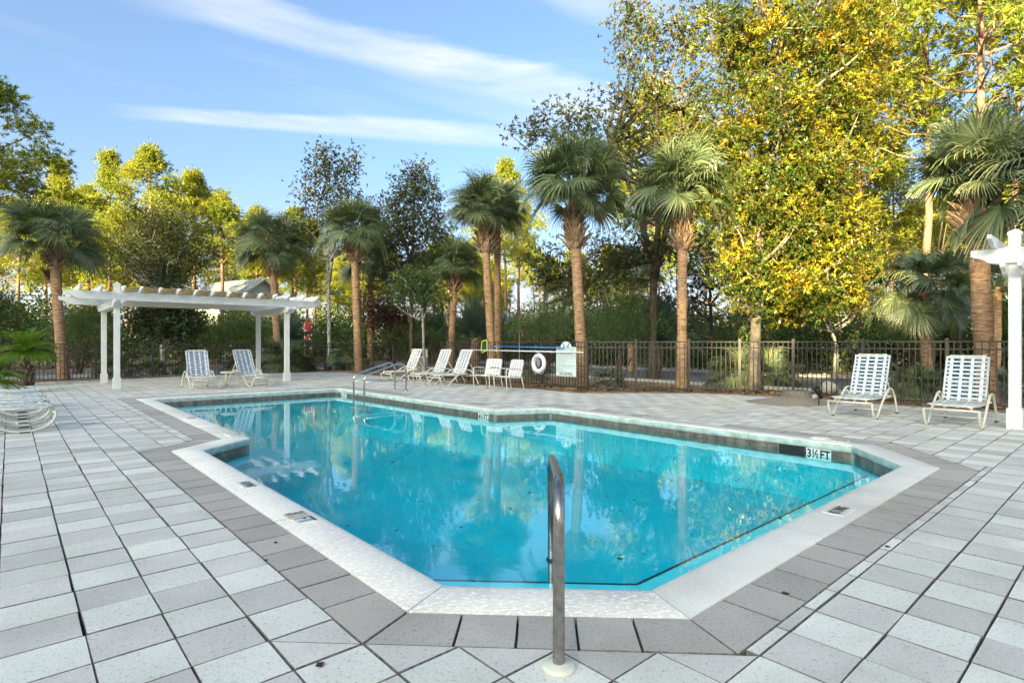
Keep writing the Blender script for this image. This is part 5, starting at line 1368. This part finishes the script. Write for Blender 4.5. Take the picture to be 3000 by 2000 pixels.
# dark evergreens
Y = 24.2; b = b3(376, Y)
tree('dark_magnolia', b, [[(0, 0, 0), tl(b, 374, 790, Y), tl(b, 376, 700, Y)]], [lobe(375, 735, 85, 42, Y, b), lobe(420, 745, 60, 35, Y, b), lobe(340, 745, 50, 30, Y, b), lobe(380, 690, 60, 40, Y, b)], 280, lambda c: whorls(c, 7, .34, .15, .032, 7), M['bay_leaf'], M['grey_bark'], 'dark glossy low evergreen tree framed by the pergola posts', r0=.10, limbs=16)
Y = 30.0; b = b3(372, Y)
lob = [lobe(375, 520, 85, 50, Y, b), lobe(340, 570, 80, 60, Y, b), lobe(420, 580, 60, 60, Y, b), lobe(375, 620, 100, 50, Y, b), lobe(290, 600, 40, 50, Y, b)]
tree('live_oak', b, [[(0, 0, 0), tl(b, 376, 700, Y), tl(b, 372, 600, Y), tl(b, 365, 520, Y)], [tl(b, 374, 660, Y), tl(b, 410, 590, Y), tl(b, 440, 540, Y)]], lob, 520, lambda c: cluster_leaves(c, 42, .5, .11, .03), M['oak_leaf'], M['grey_bark'], 'twiggy brown-green oak above the pergola roof', r0=.14, limbs=60, twigs=240)
Y = 27.0; b = b3(1260, Y)
tree('dark_evergreen', b, [[(0, 0, 0), tl(b, 1250, 700, Y), tl(b, 1262, 600, Y)], [(0, 0, .3), tl(b, 1300, 700, Y), tl(b, 1310, 610, Y)]], [lobe(1260, 615, 55, 60, Y, b), lobe(1400, 590, 60, 60, Y, b), lobe(1330, 660, 60, 50, Y, b)], 300, bay, M['bay_leaf'], M['dark_bark'], 'dark thin-stemmed evergreen left of the palm behind the sign', r0=.10, limbs=26)
Y = 25.0; b = b3(1640, Y)
tree('dark_evergreen', b, [[(0, 0, 0), tl(b, 1632, 700, Y), tl(b, 1628, 560, Y)]], [lobe(1650, 590, 60, 80, Y, b), lobe(1600, 660, 60, 50, Y, b), lobe(1500, 700, 60, 40, Y, b)], 260, bay, M['bay_leaf'], M['dark_bark'], 'dark evergreen left of the big magnolia trunk, behind the half sunlit palm', r0=.10, limbs=26)
Y = 32.0; b = b3(905, Y)
tree('red_leaf_tree', b, [[(0, 0, 0), tl(b, 900, 720, Y)]], [lobe(870, 715, 65, 50, Y, b), lobe(915, 730, 45, 45, Y, b)], 200, lambda c: cluster_leaves(c, 30, .4, .13, .03), M['red_leaf'], M['dark_bark'], 'dark red-leaved small tree right of the boot-collared palm', r0=.07, limbs=14)

# ------------------------------------------------------------------ pines
def pine_meshes(seed, H=14.0, crown=.45, wd=3.0, ncl=70, per=34):
    """unit pine: trunk+limbs mesh and crown mesh, base at 0"""
    global rng
    r_ = random.Random(seed); mb = MB(); k = 10; lean = r_.uniform(-.3, .3)
    tp = [Vector((lean * math.sin(q / k * 2.5) + r_.uniform(-.06, .06), r_.uniform(-.06, .06), H * .97 * q / k)) for q in range(k + 1)]; tp = smooth_path(tp, 3)
    mb.tube(tp, [.19 * (1 - .8 * q / (len(tp) - 1)) for q in range(len(tp))], 9)
    cent = []
    z0 = H * (1 - crown)
    for q in range(ncl):
        t = r_.random() ** .8; z_ = z0 + (H - z0) * t; prof = math.sin(min(1, .25 + t * .85) * math.pi) ** .7; rad = wd * prof * math.sqrt(r_.uniform(.15, 1)); a = r_.uniform(0, 6.28)
        cent.append((rad * math.cos(a) + lean * .6, rad * math.sin(a), z_))
    lb = MB()
    for q, c in enumerate(cent[:38]):
        zt = c[2] - .35 * math.hypot(c[0], c[1]) - .2; s_ = min(tp, key=lambda p: abs(p.z - zt)); lb.tube(limb_path(s_, c, .06), [.05, .04, .032, .024, .016, .01], 5, caps=False)
    for q in range(14):
        a = r_.uniform(0, 6.28); z_ = r_.uniform(z0 * .75, z0 * 1.2); s_ = min(tp, key=lambda p: abs(p.z - z_)); L = r_.uniform(.5, 1.8); lb.tube(limb_path(s_, (s_.x + L * math.cos(a), s_.y + L * math.sin(a), z_ + .2 * L), .0, 4, .2), [.028, .022, .016, .01, .006], 4, caps=False)
    mb2 = MB(); mb2.v = mb.v + lb.v; off = len(mb.v); mb2.f = mb.f + [[i + off for i in f] for f in lb.f]; mb2.mi = [0] * len(mb2.f); mb2.sm = [True] * len(mb2.f)
    V, F = tufts(np.array(cent), int(per * 1.35), .48, .22, .018, 10, .62)
    return mb2.mesh('trunk', M['pine_bark']), mesh_np('crown', V, F, M['pine_leaf'])
PINES = [pine_meshes(11, 14, .45, 3.0, 80), pine_meshes(12, 14, .60, 2.6, 90), pine_meshes(13, 14, .38, 2.4, 62), pine_meshes(14, 14, .5, 3.4, 110), pine_meshes(15, 14, .42, 3.4, 60, 26)]
def pine(cx, top, Y, v, label, wscale=1.0, rz=None, name='pine_tree'):
    x, y, zt = W(cx, top, Y); s_ = zt / 14.0
    g = empty(name, (x, y, -.06), rz if rz is not None else random.uniform(0, 6.28), label, 'pine tree', 'pine trees beyond the fence')
    t_, c_ = PINES[v]; link('trunk', t_, g, scale=(s_ ** .3 * wscale, s_ ** .3 * wscale, s_)); link('crown', c_, g, scale=(s_ * wscale, s_ * wscale, s_)); return g
# left group above the pergola
pine(138, 372, 37, 1, 'narrow pine right above the left palm, first of the skyline group', .85)
pine(252, 352, 41, 1, 'second skyline pine, yellow-topped, between palm and oak', .8)
pine(345, 340, 37, 0, 'tallest rounded pine of the group over the pergola')
pine(440, 392, 41, 3, 'broad pine right of the tallest one over the pergola', .95)
pine(505, 440, 39, 2, 'lower pine whose crown slopes down towards the house', 1.0)
pine(590, 478, 56, 0, 'small far pine between house and sabal palm')
pine(675, 478, 56, 3, 'small far sunlit pine behind the slim pale tree')
pine(35, 455, 46, 3, 'pine behind the left palm with low yellow crown')
pine(205, 430, 52, 0, 'far pine filling the gap between the first skyline pines')
pine(722, 505, 47, 1, 'sunlit pine between the slim pale tree and the palm with the sunlit collar')
pine(838, 530, 45, 3, 'pine showing between the slim pale tree and the dark slender evergreen')
pine(900, 575, 50, 0, 'low far pine just left of the dark slender evergreen trunk')
pine(1028, 548, 46, 3, 'pine crown above the short palm left of the twin trunks')
pine(1088, 560, 50, 1, 'pine just left of the crossed pair of palms')
# near pine whose boughs enter from the left
pine(-95, 110, 20, 0, 'pine outside the left edge, its boughs reaching into the sky', 1.15, rz=1.0)
x, y, z = W(-60, 400, 19)
# right group
pine(2125, -90, 28, 4, 'tall pine with bare orange trunk and forked limbs right of the magnolia', 1.1, rz=.6)
pine(2272, -420, 23, 4, 'straight pine trunk rising out of the frame behind the big right palm', 1.0, rz=2.0)
pine(2335, -160, 26, 0, 'pine at the right edge with crooked upper stem', .9, rz=4.0)
pine(1975, -60, 34, 1, 'sunlit yellow pine behind the top right of the magnolia', .9)
pine(1165, 366, 46, 3, 'far pine with bright yellow cap left of the tall airy tree', .8)
pine(1500, 190, 42, 3, 'bright yellow pine glowing behind the tall airy tree', 1.0)
pine(2050, 330, 44, 1, 'yellow-green pine in the gap left of the short right palm', .9)
pine(1195, 470, 40, 2, 'thin pine with bare trunk left of the big blue-green palm', .7)
pine(1930, 250, 46, 0, 'pine behind the magnolia crown, seen through its gaps')
pine(2200, 400, 40, 0, 'pine between the forked pine and the right trunk pine', .9)
# the rest of the pine wood, too far to tell apart
def join_np(items, name, mat, kind_label):
    Vs, Fs, off = [], [], 0
    for me, x, y, s_, a, sw in items:
        V = np.empty(len(me.vertices) * 3, np.float32); me.vertices.foreach_get('co', V); V = V.reshape(-1, 3).copy()
        F = np.empty(len(me.loops), np.int32); me.loops.foreach_get('vertex_index', F)
        c, s2 = math.cos(a), math.sin(a); X = V[:, 0] * c - V[:, 1] * s2; Yv = V[:, 0] * s2 + V[:, 1] * c
        V = np.stack([X * s_ * sw + x, Yv * s_ * sw + y, V[:, 2] * s_ - .06], 1)
        Vs.append(V); Fs.append((F + off, me)); off += len(V)
    return Vs, Fs
wood_t, wood_c = [], []
rw = random.Random(5)
for q in range(84):
    cx = rw.uniform(-120, 2500); Y = rw.uniform(48, 80)
    if 700 < cx < 1130: top = rw.uniform(560, 640)
    elif cx < 700: top = rw.uniform(470, 600) if cx > 420 else rw.uniform(430, 560)
    elif 1130 < cx < 1480: top = rw.uniform(560, 650)
    else: top = rw.uniform(330, 560)
    x, y, zt = W(cx, top, Y); v = rw.randrange(4); a = rw.uniform(0, 6.28)
    wood_c.append((PINES[v][1], x, y, zt / 14, a, 1.1)); wood_t.append((PINES[v][0], x, y, zt / 14, a, 1.1))
# instances of shared meshes would be several objects; joined they read as one wood
Vs, Fs = join_np(wood_c, 'c', None, '')
V = np.concatenate(Vs); F = np.concatenate([f for f, _ in Fs]).reshape(-1, 4)
keep = rng.random(len(F)) < .11
F = F[keep]; Q = V[F]; ctr = Q.mean(1, keepdims=True); V = (ctr + (Q - ctr) * np.float32(2.5)).reshape(-1, 3); F = np.arange(len(V)).reshape(-1, 4)
wd_ = link('distant_pine_wood', mesh_np('distant_pine_wood', V, F, M['pine_leaf'])); props(wd_, 'mass of far sunlit pines behind everything', None, None, 'stuff')
mb = MB()
for me, x, y, s_, a, sw in wood_t: mb.tube([(x, y, -.1), (x + .1, y, 7 * s_), (x, y, 13 * s_)], [.17, .13, .05], 6)
props(mb.build('distant_pine_trunks', M['pine_bark']), 'many bare pine trunks standing in the far wood', None, None, 'stuff')

# ------------------------------------------------------------------ shrubs
def shrub(name, cx, Y, lobes_px, n_, leaf, mat, label, cat='shrub', bm_='dark_bark', stems=10):
    b = b3(cx, Y, 0); lob = [lobe(*l_, Y, b) for l_ in lobes_px]
    g = empty(name, b, 0, label, cat)
    cent = env_points(lob, n_); mb = MB()
    for q in range(stems): c = cent[int(rng.integers(n_))]; mb.tube(limb_path((random.uniform(-.15, .15), random.uniform(-.15, .15), -.05), c, -.1, 4, .15), [.025, .02, .015, .01, .006], 5, caps=False)
    mb.build('stems', M[bm_], g); V, F = leaf(cent); V[:, 2] = np.maximum(V[:, 2], .0); link('crown', mesh_np('crown', V, F, mat), g); return g
fine = lambda c: cluster_leaves(c, 60, .34, .065, .013, .4)
shrub('yaupon_bush', 1245, 25, [(1245, 735, 60, 50), (1210, 750, 50, 30), (1290, 720, 40, 50)], 220, fine, M['yaupon_leaf'], 'feathery green yaupon bush right of the street lamp')
shrub('yaupon_bush', 1420, 21, [(1425, 735, 70, 45), (1470, 755, 60, 25), (1385, 765, 40, 20), (1440, 700, 40, 40)], 240, fine, M['yaupon_leaf'], 'feathery pale green yaupon bush over the fence right of the sign')
shrub('clipped_shrub', 2098, 22, [(2098, 770, 45, 38)], 90, lambda c: cluster_leaves(c, 90, .2, .05, .016), M['shrub_leaf'], 'round clipped green shrub behind the fence left of the short palm')
shrub('clipped_shrub', 2178, 23, [(2178, 775, 42, 36)], 90, lambda c: cluster_leaves(c, 90, .2, .05, .016), M['shrub_leaf'], 'round clipped shrub showing between the two right-hand palm trunks')
shrub('bush', 180, 24, [(185, 740, 60, 45), (150, 760, 50, 30), (225, 720, 40, 40)], 240, fine, M['yaupon_leaf'], 'feathery bush between left palm and pergola post')
shrub('bush', 520, 31, [(510, 760, 70, 30), (580, 755, 50, 30), (450, 765, 40, 20)], 220, lambda c: cluster_leaves(c, 40, .4, .09, .03), M['shrub_leaf'], 'light green bushes behind the fence left of the house porch')
shrub('bush', 20, 24, [(25, 745, 60, 40), (-20, 700, 50, 50)], 200, lambda c: cluster_leaves(c, 40, .4, .10, .03), M['shrub_leaf'], 'dark leafy bush at the left edge behind the sago')
shrub('bush', 1000, 32, [(905, 775, 40, 20), (1000, 778, 40, 15), (960, 760, 30, 30)], 110, lambda c: cluster_leaves(c, 40, .35, .10, .03), M['shrub_leaf'], 'low bush beyond the fence behind the litter bin')
shrub('bush', 2330, 20, [(2335, 760, 60, 60)], 130, lambda c: cluster_leaves(c, 50, .35, .11, .03), M['shrub_leaf'], 'dark bush behind the white post at the right edge')
# undergrowth beyond the roads
def mass(name, pts, hmin, hmax, label, per=220, leafL=.16, mat='shrub_leaf', seed=1):
    r_ = np.random.default_rng(seed); C_ = []
    for (x, y) in pts:
        h = r_.uniform(hmin, hmax); R_ = r_.uniform(1.0, 1.9)
        d = unit(r_.normal(size=(per, 3))); rr = r_.uniform(.55, 1.0, per)[:, None]; P = d * rr * np.array([R_, R_, h / 2]) + np.array([x, y, h / 2 - .1]); C_.append(P)
    P = np.concatenate(C_); P = P[P[:, 2] > -.05]; n_ = len(P)
    P = np.repeat(P, 3, 0) + r_.normal(size=(n_ * 3, 3)) * .16
    D = unit(r_.normal(size=(n_ * 3, 3)) + np.array([0, 0, .3])); V, F = leaf_quads(P, D, r_.uniform(.7, 1.3, n_ * 3) * leafL, leafL * .28, .12)
    return props(link(name, mesh_np(name, V, F, M[mat])), label, None, None, 'stuff')
r_ = random.Random(3)
ptsA = [UV(r_.uniform(26.8, 32), v) for v in np.arange(-14, 40, .42)]
ptsB = [UV(u, r_.uniform(37.5, 44)) for u in np.arange(-14, 30, .45)]
ptsC = [UV(u, r_.uniform(28.0, 29.4)) for u in np.arange(-8, 4, 1.4)]
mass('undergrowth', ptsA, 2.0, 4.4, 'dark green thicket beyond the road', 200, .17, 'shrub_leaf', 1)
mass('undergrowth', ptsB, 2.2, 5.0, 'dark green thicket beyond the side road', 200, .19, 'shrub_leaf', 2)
mass('undergrowth', [UV(r_.uniform(30, 36), v) for v in np.arange(-14, 40, .7)], 3.0, 4.8, 'taller dark evergreens in the thicket', 200, .22, 'bay_leaf', 4)
0 and mass('low_plants', ptsC, .5, 1.1, 'low mixed plants behind the far fence', 90, .12, 'shrub_leaf', 3)
r2 = random.Random(8)
for c_, (xa, xb) in enumerate(((-70, -8), (-8, 60))):
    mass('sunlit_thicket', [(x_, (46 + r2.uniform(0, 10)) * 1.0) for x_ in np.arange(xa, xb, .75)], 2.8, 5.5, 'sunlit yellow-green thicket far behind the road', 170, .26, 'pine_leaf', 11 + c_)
# stems in the thicket
mb = MB()
for q in range(46):
    x, y = UV(r_.uniform(26.5, 34), r_.uniform(-12, 38)); h = r_.uniform(4, 8); mb.tube(limb_path((x, y, -.1), (x + r_.uniform(-.6, .6), y, h), 0, 5, .1), [.10, .085, .07, .055, .04, .02], 6, caps=False)
props(mb.build('thicket_stems', M['dark_bark']), 'thin dark stems standing in the thicket beyond the road', None, None, 'stuff')

# unseen tall wood behind-left of the viewpoint, shaped to keep low sun off the terrace
def build_shading_wood():
    s_ = np.array([SUN_X, SUN_Y]); pw = np.array([-SUN_Y, SUN_X])
    r_ = np.random.default_rng(9); Cn = []; mbt = MB()
    tan = math.tan(el)
    for w in np.arange(-95, 75, 1.5):
        for dist in (78, 82):
            # height so that the shade reaches about 7 m up the palms, but only 2 m on the magnolia
            wj = w + r_.uniform(-.5, .5)
            # pw = (-SUN_Y, SUN_X): coordinate across the light
            hs = np.interp(wj, [-95, -60, -30, -25, -22, -8, -5.5, -4.0, -2.9, 2.3, 3.0, 6, 8, 14, 75], [5, 6, 9, 10, 14, 14, 12.5, 9.5, 2.5, 2.5, 8, 8, 5, 6, 6])
            top = hs + (dist + 18) * tan + r_.uniform(-.9, .7)
            c = s_ * dist + pw * wj
            n_ = 640; d = unit(r_.normal(size=(n_, 3))); rr = r_.uniform(.2, 1, n_)[:, None]; hh = top - 1.0
            P = d * rr * np.array([1.5, 1.5, hh / 2]) + np.array([c[0], c[1], 1.0 + hh / 2]); Cn.append(P)
            if dist == 78 and int(w) % 3 == 0: mbt.tube([(c[0], c[1], -.1), (c[0], c[1], top * .8)], [.2, .08], 7)
    P = np.concatenate(Cn); D = unit(r_.normal(size=P.shape)); V, F = leaf_quads(P, D, r_.uniform(1.0, 1.7, len(P)), .42, .1)
    props(link('shading_wood', mesh_np('shading_wood', V, F, M['oak_leaf'])), 'unseen wood shaped to shade the terrace', None, None, 'stuff')
    props(mbt.build('shading_wood_trunks', M['pine_bark']), 'trunks of the unseen wood shading the terrace', None, None, 'stuff')
build_shading_wood()
